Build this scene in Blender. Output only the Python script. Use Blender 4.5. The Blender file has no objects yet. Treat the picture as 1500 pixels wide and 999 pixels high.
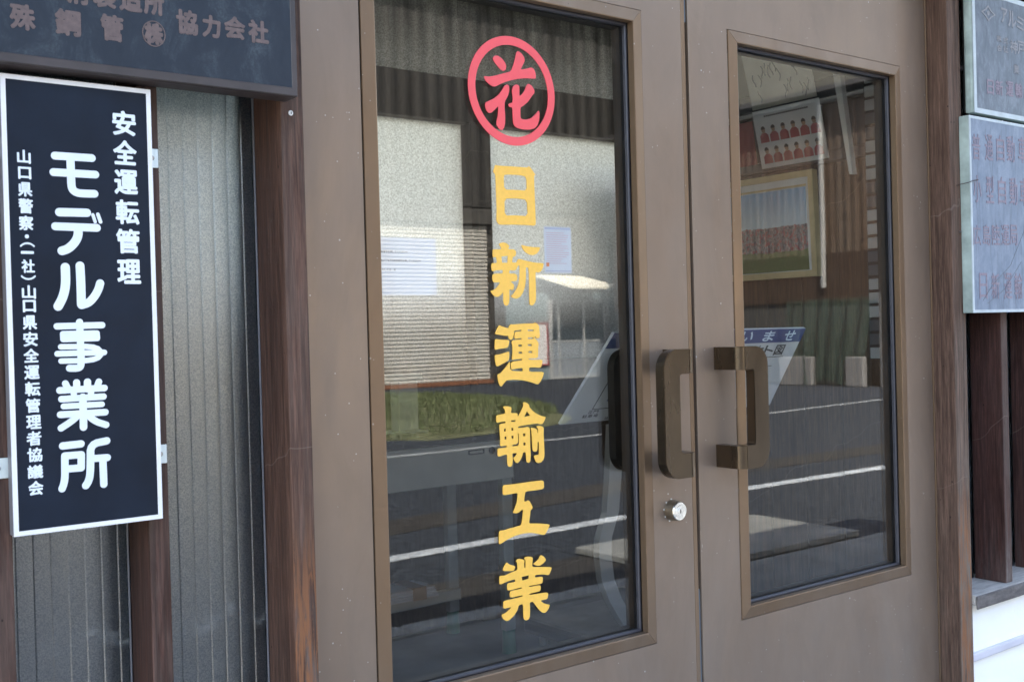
import bpy, bmesh, math, random
from mathutils import Vector, Matrix
random.seed(7)
R = math.radians
scene = bpy.context.scene
col = scene.collection

# ---------------- camera
cam_data = bpy.data.cameras.new('camera'); cam = bpy.data.objects.new('camera', cam_data); col.objects.link(cam)
CR = Vector((0.795752, -0.605038, -0.026686)); CF = Vector((0.605168, 0.796054, -0.008387))
CU = CR.cross(CF).normalized(); CR = CF.cross(CU).normalized()
cam.matrix_world = Matrix(((CR.x, CU.x, -CF.x, 0), (CR.y, CU.y, -CF.y, -1.375), (CR.z, CU.z, -CF.z, 1.25), (0, 0, 0, 1)))
cam_data.sensor_width = 36; cam_data.lens = 1602.834 / 1500 * 36
cam_data.clip_start = 0.02; cam_data.clip_end = 2000
cam_data.dof.use_dof = True; cam_data.dof.focus_distance = 1.75; cam_data.dof.aperture_fstop = 13.0
scene.camera = cam

# ---------------- light
SUN_EL, SUN_AZ = R(47), R(-28)       # sun stands behind the workshop, so its street front is in shade
world = bpy.data.worlds.new('World'); scene.world = world; world.use_nodes = True
wn = world.node_tree; bg = wn.nodes['Background']
sky = wn.nodes.new('ShaderNodeTexSky'); sky.sky_type = 'NISHITA'; sky.sun_disc = False
sky.sun_elevation = SUN_EL; sky.sun_rotation = SUN_AZ; sky.dust_density = 3.0; sky.air_density = 1.0; sky.ozone_density = 1.0
wn.links.new(sky.outputs[0], bg.inputs[0]); bg.inputs[1].default_value = 0.13
sd = bpy.data.lights.new('sun', 'SUN'); sd.energy = 3.0; sd.angle = R(0.6); sd.color = (1, .955, .88)
sun = bpy.data.objects.new('sun', sd); col.objects.link(sun)
sv = Vector((math.sin(SUN_AZ)*math.cos(SUN_EL), math.cos(SUN_AZ)*math.cos(SUN_EL), math.sin(SUN_EL)))
sun.rotation_euler = sv.to_track_quat('Z', 'Y').to_euler(); sun.location = (0, 8, 12)
scene.view_settings.view_transform = 'Standard'; scene.view_settings.look = 'None'
scene.view_settings.exposure = 3.40; scene.view_settings.gamma = 1
try:
    scene.view_settings.use_white_balance = True; scene.view_settings.white_balance_temperature = 7300
except AttributeError: pass
scene.cycles.use_denoising = True
scene.cycles.max_bounces = 10; scene.cycles.transparent_max_bounces = 24; scene.cycles.glossy_bounces = 6

# ---------------- helpers
def tag(o, label=None, cat=None, group=None, kind=None):
    if label: o['label'] = label
    if cat: o['category'] = cat
    if group: o['group'] = group
    if kind: o['kind'] = kind
    return o
def empty(name, loc, label, cat, group=None):
    o = bpy.data.objects.new(name, None); col.objects.link(o); o.location = loc; o.empty_display_size = .1
    return tag(o, label, cat, group)
def link(name, me, mat, parent=None):
    if mat is not None and len(me.materials) == 0: me.materials.append(mat)
    o = bpy.data.objects.new(name, me); col.objects.link(o)
    if parent is not None:
        o.parent = parent
        w = parent.location.copy() if parent.type == 'EMPTY' else Vector((0, 0, 0))
        o.matrix_parent_inverse = Matrix.Translation(-w)
    return o
def obj(name, bm, mat, parent=None, smooth=False):
    me = bpy.data.meshes.new(name)
    bmesh.ops.recalc_face_normals(bm, faces=bm.faces[:])
    bm.to_mesh(me); bm.free()
    if smooth:
        for p in me.polygons: p.use_smooth = True
    return link(name, me, mat, parent)
def box(bm, x0, x1, y0, y1, z0, z1, bev=0, seg=1):
    vs = [bm.verts.new(p) for p in ((x0,y0,z0),(x1,y0,z0),(x1,y1,z0),(x0,y1,z0),(x0,y0,z1),(x1,y0,z1),(x1,y1,z1),(x0,y1,z1))]
    fs = [bm.faces.new([vs[i] for i in q]) for q in ((3,2,1,0),(4,5,6,7),(0,1,5,4),(1,2,6,5),(2,3,7,6),(3,0,4,7))]
    if bev:
        es = list({e for f in fs for e in f.edges})
        bmesh.ops.bevel(bm, geom=es, offset=bev, segments=seg, affect='EDGES', profile=.6)
    return bm
def B(x0, x1, y0, y1, z0, z1, bev=0, seg=1): return box(bmesh.new(), x0, x1, y0, y1, z0, z1, bev, seg)
def hexa(bm, pts):
    vs = [bm.verts.new(p) for p in pts]
    for q in ((3,2,1,0),(4,5,6,7),(0,1,5,4),(1,2,6,5),(2,3,7,6),(3,0,4,7)): bm.faces.new([vs[i] for i in q])
    return bm
def prism(bm, poly, y0, y1, fn=lambda x, y, z: (x, y, z)):
    """outline in (x,z) given depth along y"""
    a = [bm.verts.new(fn(x, y0, z)) for x, z in poly]; b = [bm.verts.new(fn(x, y1, z)) for x, z in poly]
    n = len(poly)
    bm.faces.new(a); bm.faces.new(b[::-1])
    for i in range(n): bm.faces.new((a[i], a[(i+1) % n], b[(i+1) % n], b[i]))
    return bm
def tube(bm, pts, r, n=8):
    rings = []
    pts = [Vector(p) for p in pts]
    for i, p in enumerate(pts):
        t = (pts[min(i+1, len(pts)-1)] - pts[max(i-1, 0)]).normalized()
        u = t.orthogonal().normalized() if i == 0 else (u - t*u.dot(t)).normalized()
        v = t.cross(u); rr = r[i] if isinstance(r, (list, tuple)) else r
        rings.append([bm.verts.new(p + (u*math.cos(2*math.pi*k/n) + v*math.sin(2*math.pi*k/n))*rr) for k in range(n)])
    for a, b in zip(rings, rings[1:]):
        for k in range(n): bm.faces.new((a[k], a[(k+1) % n], b[(k+1) % n], b[k]))
    bm.faces.new(rings[0]); bm.faces.new(rings[-1][::-1])
    return bm
def cyl(bm, c, axis, r, h, n=24, r2=None):
    c = Vector(c); axis = Vector(axis).normalized(); u = axis.orthogonal().normalized(); v = axis.cross(u); r2 = r if r2 is None else r2
    a = [bm.verts.new(c + (u*math.cos(2*math.pi*k/n)+v*math.sin(2*math.pi*k/n))*r) for k in range(n)]
    b = [bm.verts.new(c + axis*h + (u*math.cos(2*math.pi*k/n)+v*math.sin(2*math.pi*k/n))*r2) for k in range(n)]
    for k in range(n): bm.faces.new((a[k], a[(k+1) % n], b[(k+1) % n], b[k]))
    bm.faces.new(a[::-1]); bm.faces.new(b)
    return bm
def curve_mesh(name, loops, y, depth, soft=True):
    """flat lettering cut from closed outlines (0.1 mm units) with its own thickness"""
    cu = bpy.data.curves.new(name, 'CURVE'); cu.dimensions = '2D'; cu.fill_mode = 'BOTH'; cu.extrude = depth/2
    for lp in loops:
        pts = [(x*1e-4, z*1e-4) for x, z in lp]
        if soft and len(pts) > 4:
            q = []
            for i, p in enumerate(pts):
                a, c = pts[i-1], pts[(i+1) % len(pts)]
                for o, w in ((a, .17), (c, .17)): q.append((p[0]+(o[0]-p[0])*w, p[1]+(o[1]-p[1])*w))
            pts = q
        s = cu.splines.new('POLY'); s.points.add(len(pts)-1)
        for i, p in enumerate(pts): s.points[i].co = (p[0], p[1], 0, 1)
        s.use_cyclic_u = True
    o = bpy.data.objects.new(name, cu); col.objects.link(o)
    me = bpy.data.meshes.new_from_object(o.evaluated_get(bpy.context.evaluated_depsgraph_get()))
    bpy.data.objects.remove(o); me.name = name
    for v in me.vertices: v.co = (v.co.x, y - v.co.z, v.co.y)
    return me
_tc = {}
def glyph(ch, bold=0.0):
    k = (ch, bold)
    if k not in _tc:
        cu = bpy.data.curves.new('t', 'FONT'); cu.body = ch; cu.size = 1; cu.offset = bold; cu.extrude = 0.0; cu.resolution_u = 3
        o = bpy.data.objects.new('t', cu); col.objects.link(o)
        me = bpy.data.meshes.new_from_object(o.evaluated_get(bpy.context.evaluated_depsgraph_get()))
        vs = [v.co.copy() for v in me.vertices]; fs = [tuple(p.vertices) for p in me.polygons]
        bpy.data.objects.remove(o); bpy.data.meshes.remove(me)
        xs = [v.x for v in vs] or [0, 1]; ys = [v.y for v in vs] or [0, 1]
        cx, cy = (min(xs)+max(xs))/2, (min(ys)+max(ys))/2
        _tc[k] = ([(v.x-cx, v.y-cy) for v in vs], fs, max(max(xs)-min(xs), 1e-3), max(max(ys)-min(ys), 1e-3))
    return _tc[k]
def put_glyph(bm, ch, c, w, h, right=(1, 0, 0), up=(0, 0, 1), bold=0.0, natural=False):
    if bold:      # thicker stems: overlapping copies, each a hair in front of the last
        c, right, up = Vector(c), Vector(right), Vector(up); nrm = up.cross(right).normalized()
        gw, gh = glyph(ch)[2:]; b = bold*h/gh; w2, h2 = w-2*b, h-2*b
        for i, (dx, dy) in enumerate(((1, 0), (-1, 0), (0, 1), (0, -1), (.7, .7), (-.7, .7), (.7, -.7), (-.7, -.7))):
            put_glyph(bm, ch, c + right*dx*b + up*dy*b + nrm*(.00002*i), w2, h2, right, up)
        return
    pts, fs, gw, gh = glyph(ch, 0.0)
    c, right, up = Vector(c), Vector(right), Vector(up)
    sx, sy = w/gw, h/gh
    if natural: sx = sy = h
    vs = [bm.verts.new(c + right*(x*sx) + up*(y*sy)) for x, y in pts]
    for f in fs:
        try: bm.faces.new([vs[i] for i in f])
        except ValueError: pass
def text_line(bm, s, c, cw, h, right=(1, 0, 0), up=(0, 0, 1), bold=0.0):
    c, right = Vector(c), Vector(right)
    for i, ch in enumerate(s):
        if ch != ' ': put_glyph(bm, ch, c + right*(i*cw), cw*.86, h*(.45 if ch in 'ー・。' else 1), right, up, bold)
def solidify(bm, d):
    d = Vector(d)
    fs = bm.faces[:]
    ex = bmesh.ops.extrude_face_region(bm, geom=fs)
    for v in [g for g in ex['geom'] if isinstance(g, bmesh.types.BMVert)]: v.co += d

# ---------------- node helper
class NT:
    def __init__(s, name, coord='Object'):
        s.m = bpy.data.materials.new(name); s.m.use_nodes = True; s.t = s.m.node_tree
        s.bsdf = s.t.nodes['Principled BSDF']; s.out = s.t.nodes['Material Output']
        s.co = s.t.nodes.new('ShaderNodeTexCoord').outputs[coord]
    def n(s, typ, **k):
        nd = s.t.nodes.new(typ)
        for a, v in k.items(): setattr(nd, a, v)
        return nd
    def l(s, a, b): s.t.links.new(a, b)
    def setv(s, sock, v):
        if isinstance(v, bpy.types.NodeSocket): s.l(v, sock)
        else: sock.default_value = v
    def map(s, scale, loc=(0, 0, 0), vec=None):
        m = s.n('ShaderNodeMapping'); s.l(vec or s.co, m.inputs[0]); m.inputs['Scale'].default_value = scale; m.inputs['Location'].default_value = loc
        return m.outputs[0]
    def noise(s, scale=(1, 1, 1), detail=4, rough=.55, loc=(0, 0, 0), dist=0):
        t = s.n('ShaderNodeTexNoise'); s.l(s.map(scale, loc), t.inputs[0]); t.inputs['Scale'].default_value = 1
        t.inputs['Detail'].default_value = detail; t.inputs['Roughness'].default_value = rough; t.inputs['Distortion'].default_value = dist
        return t.outputs['Fac']
    def voro(s, scale, loc=(0, 0, 0), feature='F1', rnd=1):
        t = s.n('ShaderNodeTexVoronoi', feature=feature); s.l(s.map(scale, loc), t.inputs[0]); t.inputs['Scale'].default_value = 1; t.inputs['Randomness'].default_value = rnd
        return t
    def ramp(s, f, stops, interp='LINEAR'):
        r = s.n('ShaderNodeValToRGB'); s.l(f, r.inputs[0]); e = r.color_ramp.elements; r.color_ramp.interpolation = interp
        while len(e) < len(stops): e.new(.5)
        for i, (p, c) in enumerate(stops):
            e[i].position = p; e[i].color = (c, c, c, 1) if not hasattr(c, '__len__') else (*c, 1)
        return r.outputs[0]
    def math(s, op, a, b=0, c=None, clamp=False):
        m = s.n('ShaderNodeMath', operation=op, use_clamp=clamp); s.setv(m.inputs[0], a); s.setv(m.inputs[1], b)
        if c is not None: s.setv(m.inputs[2], c)
        return m.outputs[0]
    def mix(s, f, a, b, mode='MIX'):
        m = s.n('ShaderNodeMix', data_type='RGBA', blend_type=mode); s.setv(m.inputs[0], f)
        s.setv(m.inputs[6], a if isinstance(a, bpy.types.NodeSocket) else (*a, 1)); s.setv(m.inputs[7], b if isinstance(b, bpy.types.NodeSocket) else (*b, 1))
        return m.outputs[2]
    def sep(s, v=None):
        x = s.n('ShaderNodeSeparateXYZ'); s.l(v or s.co, x.inputs[0]); return x.outputs
    def step(s, v, a, b):
        m = s.n('ShaderNodeMapRange'); s.setv(m.inputs[0], v); m.inputs[1].default_value = a; m.inputs[2].default_value = b; m.interpolation_type = 'SMOOTHSTEP'
        return m.outputs[0]
    def bump(s, h, strength=.3, dist=.002, bsdf=True, normal=None):
        b = s.n('ShaderNodeBump'); b.inputs['Strength'].default_value = strength; b.inputs['Distance'].default_value = dist; s.l(h, b.inputs['Height'])
        if normal is not None: s.l(normal, b.inputs['Normal'])
        if bsdf: s.l(b.outputs[0], s.bsdf.inputs['Normal'])
        return b.outputs[0]
    def base(s, c): s.setv(s.bsdf.inputs['Base Color'], c if isinstance(c, bpy.types.NodeSocket) else (*c, 1))
    def rough(s, v): s.setv(s.bsdf.inputs['Roughness'], v)
    def metal(s, v): s.setv(s.bsdf.inputs['Metallic'], v)

def simple(name, c, rough=.6, metal=0, var=.12, scale=9, bump=0, bscale=60, spec=.5, stretch=(1, 1, 1)):
    t = NT(name); f = t.noise(tuple(scale*q for q in stretch), 5)
    t.base(t.mix(t.ramp(f, [(.3, 0), (.7, 1)]), tuple(k*(1-var) for k in c), tuple(min(1, k*(1+var)) for k in c)))
    r = t.n('ShaderNodeMapRange'); t.l(t.noise((scale*3,)*3, 3), r.inputs[0]); r.inputs[3].default_value = max(rough-.08, .02); r.inputs[4].default_value = rough+.08
    t.rough(r.outputs[0]); t.metal(metal); t.bsdf.inputs['Specular IOR Level'].default_value = spec
    if bump: t.bump(t.noise((bscale,)*3, 4), bump, .002)
    return t.m

# ---------------- materials
def m_alu(name, c, metal=.55, rough=.42, dust=1.0):
    t = NT(name)
    grain = t.noise((900, 900, 14), 3)
    big = t.noise((5, 5, 3), 4, .6)
    cc = t.mix(t.ramp(big, [(.3, 0), (.7, 1)]), tuple(k*.93 for k in c), tuple(k*1.06 for k in c))
    cc = t.mix(t.math('MULTIPLY', grain, .10), cc, tuple(k*.72 for k in c))
    # dust specks and small splashes
    v1 = t.voro((85, 85, 85)); keep = t.math('GREATER_THAN', t.noise((31, 31, 31), 2, loc=(3, 7, 1)), .56)
    sp = t.math('MULTIPLY', t.math('LESS_THAN', v1.outputs['Distance'], .085), keep)
    v2 = t.voro((33, 33, 33), (5, 1, 2)); keep2 = t.math('GREATER_THAN', t.noise((9, 9, 9), 2, loc=(1, 4, 8)), .55)
    sp2 = t.math('MULTIPLY', t.math('LESS_THAN', v2.outputs['Distance'], .055), keep2)
    s_ = t.math('MULTIPLY', t.math('MAXIMUM', sp, sp2), .55*dust)
    cc = t.mix(s_, cc, (.62, .62, .60))
    # wiped smears, finger marks near the middle of the leaf
    sm = t.ramp(t.noise((3.2, 3.2, 1.3), 6, .7, (7, 1, 2), 2.0), [(.48, 0), (.72, .32*min(1, dust))])
    cc = t.mix(sm, cc, tuple(k*1.35 for k in c)); dk = t.ramp(t.noise((9, 9, 3.4), 6, .7, (2, 6, 2), 1.0), [(.50, 0), (.75, .35 if dust > .4 else .05)])
    cc = t.mix(dk, cc, tuple(k*.68 for k in c))
    # chalky film, thicker low down
    film = t.math('MULTIPLY', t.step(t.sep()[2], 1.3, .3), t.ramp(t.noise((7, 7, 2.5), 5, .65, (2, 0, 0)), [(.35, 0), (.75, .30)]))
    cc = t.mix(film, cc, (.33, .31, .285))
    t.base(cc); t.metal(metal)
    t.rough(t.ramp(t.noise((14, 14, 4), 4, .6, (9, 2, 0)), [(.25, rough-.12), (.75, rough+.14)]))
    t.bump(grain, .05, .0004)
    return t.m
M = {}
M['alu'] = m_alu('bronze_aluminium', (.236, .170, .127), .45, .40)
M['bead'] = m_alu('bronze_bead', (.205, .128, .076), .5, .36, .5)
M['handle'] = m_alu('bronze_handle', (.098, .070, .046), .85, .25, .35)
M['handle_dark'] = simple('dark_inner_handle', (.03, .026, .022), .35, .3)
M['gasket'] = simple('grey_glazing_channel', (.060, .057, .066), .42, .1, .1, 30)
M['black'] = simple('black_rubber', (.012, .011, .011), .5, 0, .2)
M['gap'] = simple('dark_brown_gap', (.03, .018, .012), .6)
M['seal'] = simple('blue_grey_draught_seal', (.12, .15, .18), .4, .2)

def m_wood(name, base, light, wear_lo, wear_hi, orange=0.0, side_dark=1.0, seed=0, grey=(.17, .145, .125)):
    t = NT(name)
    g = t.noise((160, 160, 5.5), 5, .62, (seed, 0, 0), .4)
    g2 = t.noise((520, 520, 22), 3, .6, (seed+3, 1, 0))
    b = t.noise((14, 14, 2.2), 4, .6, (seed, 5, 0))
    cc = t.mix(t.ramp(g, [(.36, 0), (.64, 1)]), tuple(k*.55 for k in base), light)
    cc = t.mix(t.math('MULTIPLY', t.ramp(g2, [(.46, 0), (.56, 1)]), .62), cc, tuple(k*.5 for k in base))
    cc = t.mix(t.math('MULTIPLY', t.ramp(b, [(.35, 0), (.7, 1)]), .35), cc, tuple(k*1.25 for k in light))
    geo = t.n('ShaderNodeNewGeometry'); ny = t.math('ABSOLUTE', t.sep(geo.outputs['Normal'])[1])
    z = t.sep()[2]
    wz = t.step(z, wear_hi, wear_lo)
    patch = t.ramp(t.noise((30, 30, 5), 6, .7, (seed+8, 0, 0), 1.0), [(.38, 0), (.6, 1)])
    wz = t.math('MAXIMUM', wz, .22)
    wear = t.math('MULTIPLY', t.math('MULTIPLY', wz, patch), t.math('ADD', t.math('MULTIPLY', ny, .75), .25))
    cc = t.mix(t.math('MULTIPLY', wear, .8), cc, grey)
    if orange:
        oz = t.math('MULTIPLY', t.step(z, wear_lo+.45, wear_lo+.22), t.step(z, wear_lo-.6, wear_lo-.1))
        op = t.ramp(t.noise((120, 120, 7), 6, .75, (seed+2, 4, 0), .8), [(.46, 0), (.56, 1)])
        om = t.math('MULTIPLY', t.math('MULTIPLY', oz, op), t.math('MULTIPLY', ny, orange))
        cc = t.mix(om, cc, (.235, .098, .045))
    # pin holes
    v = t.voro((38, 38, 24), (seed, 0, 0)); hole = t.math('MULTIPLY', t.math('LESS_THAN', v.outputs['Distance'], .05), t.math('GREATER_THAN', t.noise((12, 12, 12), 1, loc=(seed, 9, 9)), .5))
    cc = t.mix(hole, cc, (.01, .007, .006))
    # drip line where stain stopped
    x = t.sep(); d = t.math('ADD', t.math('MULTIPLY', x[2], 1), t.math('MULTIPLY', x[1], .55))
    d = t.math('ADD', d, t.math('MULTIPLY', t.noise((9, 9, 9), 2, loc=(0, seed, 3)), .10))
    ln = t.math('LESS_THAN', t.math('ABSOLUTE', t.math('SUBTRACT', t.math('MODULO', t.math('ADD', d, 5.03+seed*.07), .61), .13)), .0009)
    cc = t.mix(t.math('MULTIPLY', ln, .22), cc, (.30, .24, .20))
    t.base(cc); t.bsdf.inputs['Specular IOR Level'].default_value = .22; t.rough(t.ramp(g, [(.2, .50), (.8, .72)]))
    h = t.math('ADD', t.math('MULTIPLY', g, .6), t.math('MULTIPLY', g2, .4)); h = t.math('SUBTRACT', h, t.math('MULTIPLY', wear, .3))
    t.bump(h, .55, .0016)
    return t.m
M['post_left'] = m_wood('stained_post_left', (.058, .026, .018), (.150, .078, .055), .62, 1.05, 1.0, seed=1)
M['post_right'] = m_wood('stained_post_right', (.066, .033, .024), (.175, .102, .074), .50, 1.30, 1.0, seed=4, grey=(.19, .155, .125))
M['batten'] = m_wood('stained_batten', (.046, .020, .015), (.105, .052, .040), .55, .95, 0, seed=7)
M['batten_right'] = m_wood('stained_batten_right', (.042, .015, .012), (.092, .040, .032), .62, .86, 0, seed=11, grey=(.20, .175, .165))
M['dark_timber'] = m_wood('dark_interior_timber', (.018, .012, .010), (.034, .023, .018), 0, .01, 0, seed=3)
M['brown_board'] = m_wood('brown_interior_board', (.055, .034, .020), (.11, .066, .038), 0, .01, 0, seed=9)

def thin_glass(name, r0, tint=(.978, .985, .98)):
    t = NT(name); lw = t.n('ShaderNodeLayerWeight'); lw.inputs[0].default_value = .5
    f = t.math('ADD', t.math('MULTIPLY', t.math('POWER', lw.outputs['Facing'], 5), 1-r0), r0)
    gl = t.n('ShaderNodeBsdfGlossy'); gl.inputs['Roughness'].default_value = 0.0; gl.inputs['Color'].default_value = (1, 1, 1, 1)
    # float glass is never quite flat
    t.l(t.bump(t.noise((3.5, 3.5, 2.0), 2, .4), .03, .004, False), gl.inputs['Normal'])
    tr = t.n('ShaderNodeBsdfTransparent'); tr.inputs[0].default_value = (*tint, 1)
    mx = t.n('ShaderNodeMixShader'); t.l(f, mx.inputs[0]); t.l(tr.outputs[0], mx.inputs[1]); t.l(gl.outputs[0], mx.inputs[2])
    # faint wiped dust on the outside
    du = t.n('ShaderNodeBsdfDiffuse'); du.inputs[0].default_value = (.5, .5, .48, 1)
    dm = t.math('MULTIPLY', t.ramp(t.noise((4, 4, 9), 6, .7, (1, 1, 4), 1.5), [(.5, 0), (.8, 1)]), .007)
    mx2 = t.n('ShaderNodeMixShader'); t.l(dm, mx2.inputs[0]); t.l(mx.outputs[0], mx2.inputs[1]); t.l(du.outputs[0], mx2.inputs[2])
    t.l(mx2.outputs[0], t.out.inputs[0]); return t.m
M['door_glass'] = thin_glass('door_glass', .046)
M['far_glass'] = simple('dark_window_glass', (.03, .04, .05), .06, 0, .1)

def m_reeded():
    t = NT('reeded_obscure_glass')
    nb = t.bump(t.noise((420, 420, 420), 3, .6), .30, .0010, False)
    gl = t.n('ShaderNodeBsdfGlossy'); gl.inputs['Roughness'].default_value = .22; gl.inputs['Color'].default_value = (.95, .96, .98, 1); t.l(nb, gl.inputs['Normal'])
    rf = t.n('ShaderNodeBsdfRefraction'); rf.inputs['Roughness'].default_value = .36; rf.inputs['IOR'].default_value = 1.35; t.l(t.mix(t.ramp(t.noise((640, 640, 640), 2, .6), [(.36, 0), (.64, 1)]), (.50, .58, .66), (.93, .98, 1)), rf.inputs['Color']); t.l(nb, rf.inputs['Normal'])
    df = t.n('ShaderNodeBsdfDiffuse'); df.inputs[0].default_value = (.018, .042, .062, 1)
    ad = t.n('ShaderNodeMixShader'); ad.inputs[0].default_value = .16; t.l(rf.outputs[0], ad.inputs[1]); t.l(df.outputs[0], ad.inputs[2])
    mx = t.n('ShaderNodeMixShader')
    lw = t.n('ShaderNodeLayerWeight'); lw.inputs[0].default_value = .5
    f = t.math('ADD', t.math('MULTIPLY', t.math('POWER', lw.outputs['Facing'], 5), .8), .115)
    t.l(f, mx.inputs[0]); t.l(ad.outputs[0], mx.inputs[1]); t.l(gl.outputs[0], mx.inputs[2])
    # lime and dust smears low on the pane
    du = t.n('ShaderNodeBsdfDiffuse'); du.inputs[0].default_value = (.32, .33, .32, 1)
    x = t.sep(); wob = t.math('MULTIPLY', t.noise((18, 18, 18), 4, .6), .12)
    band = t.math('SUBTRACT', 1, t.math('MULTIPLY', t.math('ABSOLUTE', t.math('SUBTRACT', t.math('ADD', x[2], wob), .935)), 110), clamp=True)
    dm = t.math('MULTIPLY', band, t.ramp(t.noise((40, 40, 90), 5, .7, (2, 2, 2)), [(.42, 0), (.62, .42)]))
    sp = t.math('MULTIPLY', t.math('LESS_THAN', t.voro((90, 90, 90)).outputs['Distance'], .07), t.math('GREATER_THAN', t.noise((20, 20, 20), 1), .62))
    low = t.math('MULTIPLY', t.step(x[2], 1.3, .75), t.ramp(t.noise((60, 60, 30), 4, .6), [(.4, .0), (.9, .06)]))
    dm = t.math('MAXIMUM', t.math('MAXIMUM', dm, low), t.math('MULTIPLY', sp, .6))
    m2 = t.n('ShaderNodeMixShader'); t.l(dm, m2.inputs[0]); t.l(mx.outputs[0], m2.inputs[1]); t.l(du.outputs[0], m2.inputs[2])
    t.l(m2.outputs[0], t.out.inputs[0]); return t.m
M['reeded'] = m_reeded()
def m_frost(name, lo, hi, dark_span):
    t = NT(name)
    sp = t.noise((190, 190, 190), 2, .75)
    c = t.mix(t.ramp(sp, [(.40, 0), (.60, 1)]), (lo*.95, lo*.98, lo*.97), (hi*.94, hi*.98, hi*.98))
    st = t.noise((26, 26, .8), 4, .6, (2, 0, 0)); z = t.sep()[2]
    g = t.math('MULTIPLY', t.ramp(st, [(.35, .25), (.7, 1)]), t.step(z, *dark_span))       # darker vertical streaks, stronger towards the top
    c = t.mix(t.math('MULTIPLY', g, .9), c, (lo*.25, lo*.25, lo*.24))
    tl = t.n('ShaderNodeBsdfTranslucent'); t.l(c, tl.inputs[0])
    df = t.n('ShaderNodeBsdfDiffuse'); df.inputs[0].default_value = (.12, .12, .12, 1)
    mx = t.n('ShaderNodeMixShader'); mx.inputs[0].default_value = .25; t.l(tl.outputs[0], mx.inputs[1]); t.l(df.outputs[0], mx.inputs[2])
    t.l(mx.outputs[0], t.out.inputs[0]); return t.m
M['frost'] = m_frost('frosted_window_glass', .50, .99, (2.6, 3.6))
M['frost_top'] = m_frost('streaked_frosted_glass', .16, .52, (2.34, 2.62))
def m_backlit(name, c):
    t = NT(name); tl = t.n('ShaderNodeBsdfTranslucent'); tl.inputs[0].default_value = (*c, 1)
    df = t.n('ShaderNodeBsdfDiffuse'); df.inputs[0].default_value = (.6, .6, .65, 1)
    mx = t.n('ShaderNodeMixShader'); mx.inputs[0].default_value = .5; t.l(tl.outputs[0], mx.inputs[1]); t.l(df.outputs[0], mx.inputs[2])
    t.l(mx.outputs[0], t.out.inputs[0]); return t.m
M['paper_back'] = m_backlit('backlit_paper', (.95, .97, 1))
M['paper_back2'] = m_backlit('backlit_poster_paper', (.95, .97, 1))

M['gold'] = simple('gold_yellow_paint', (.92, .51, .085), .42, 0, .05, 160)
M['red_paint'] = simple('coral_red_paint', (.90, .090, .105), .42, 0, .03, 90)
M['white_letter'] = simple('white_reflective_lettering', (.70, .76, .84), .22, .0, .04, 30)
M['navy'] = simple('navy_enamel', (.007, .013, .025), .40, 0, .25, 14, spec=.18)
M['white_edge'] = simple('white_sign_edge', (.74, .74, .76), .35, 0, .05)
M['side_grey'] = simple('grey_sign_side', (.18, .18, .20), .45, .2)
M['bracket'] = simple('pale_galvanised_bracket', (.72, .80, .80), .4, .25, .1)
M['steel'] = simple('screw_steel', (.35, .35, .35), .3, .9)
M['chrome'] = simple('satin_lock_steel', (.74, .73, .70), .22, .95, .06, 60)
M['lock_body'] = simple('tarnished_lock_collar', (.30, .26, .20), .30, .9, .2, 60)
M['sealant'] = simple('dried_white_sealant', (.62, .62, .60), .7)

def m_oldsign(name, base, hi, lichen, streak, lo=.45, hi_t=.72, rough=.55, sc=1.0):
    t = NT(name)
    a = t.noise((26*sc, 26*sc, 14*sc), 7, .72, (2, 0, 1), .6); b = t.noise((70*sc, 70*sc, 9*sc), 5, .7, (0, 3, 1)); c = t.noise((400, 400, 400), 2)
    cc = t.mix(t.ramp(a, [(.3, 0), (.7, 1)]), base, hi)
    cc = t.mix(t.math('MULTIPLY', t.ramp(a, [(lo, 0), (hi_t, 1)]), t.ramp(c, [(.35, .25), (.65, 1)])), cc, lichen)
    cc = t.mix(t.math('MULTIPLY', t.ramp(b, [(.5, 0), (.75, 1)]), .55), cc, streak)
    t.base(cc); t.rough(rough); t.bump(c, .12, .0006); t.bsdf.inputs['Specular IOR Level'].default_value = .28
    return t.m
M['sign_dark'] = m_oldsign('weathered_blue_black_enamel', (.014, .021, .033), (.024, .034, .048), (.085, .105, .12), (.016, .022, .032), .50, .85, .42)
M['sign_dark_rim'] = simple('mauve_brown_sign_rim', (.046, .036, .036), .42, 0, .25, 18, .1, 200)
M['sign_dark_text'] = simple('faded_mauve_lettering', (.125, .085, .080), .5, 0, .22, 110)
M['sign_right_a'] = m_oldsign('chalky_blue_grey_enamel', (.115, .138, .170), (.165, .195, .235), (.29, .325, .37), (.08, .095, .12), .45, .85, .5, 1.6)
M['sign_right_b'] = m_oldsign('chalky_pale_blue_enamel', (.155, .195, .26), (.21, .255, .33), (.30, .35, .43), (.048, .062, .088), .42, .8, .5, 1.2)
M['mint'] = simple('mint_painted_sign_edge', (.36, .44, .41), .55, 0, .3, 22, .1)
M['pale_rim'] = simple('pale_blue_sign_rim', (.46, .52, .55), .45, 0, .15, 25, .1)
M['faded_pink'] = simple('faded_pink_lettering', (.245, .195, .24), .6, 0, .2, 150)
M['faded_beige'] = simple('faded_beige_lettering', (.27, .265, .28), .6, 0, .2, 150)
M['concrete'] = simple('concrete', (.19, .20, .198), .85, 0, .22, 5, .5, 70)
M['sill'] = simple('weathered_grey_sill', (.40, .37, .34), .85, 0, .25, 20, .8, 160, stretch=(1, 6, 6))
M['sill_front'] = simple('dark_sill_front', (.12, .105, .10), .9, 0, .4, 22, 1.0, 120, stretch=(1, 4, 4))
M['white_wall'] = simple('white_painted_lower_wall', (.90, .885, .85), .75, 0, .025, 8, .3, 60)
M['ledge'] = simple('pale_lilac_ledge', (.60, .58, .64), .6, 0, .1)
M['plaster'] = simple('interior_plaster', (.30, .29, .25), .9, 0, .1)
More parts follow.
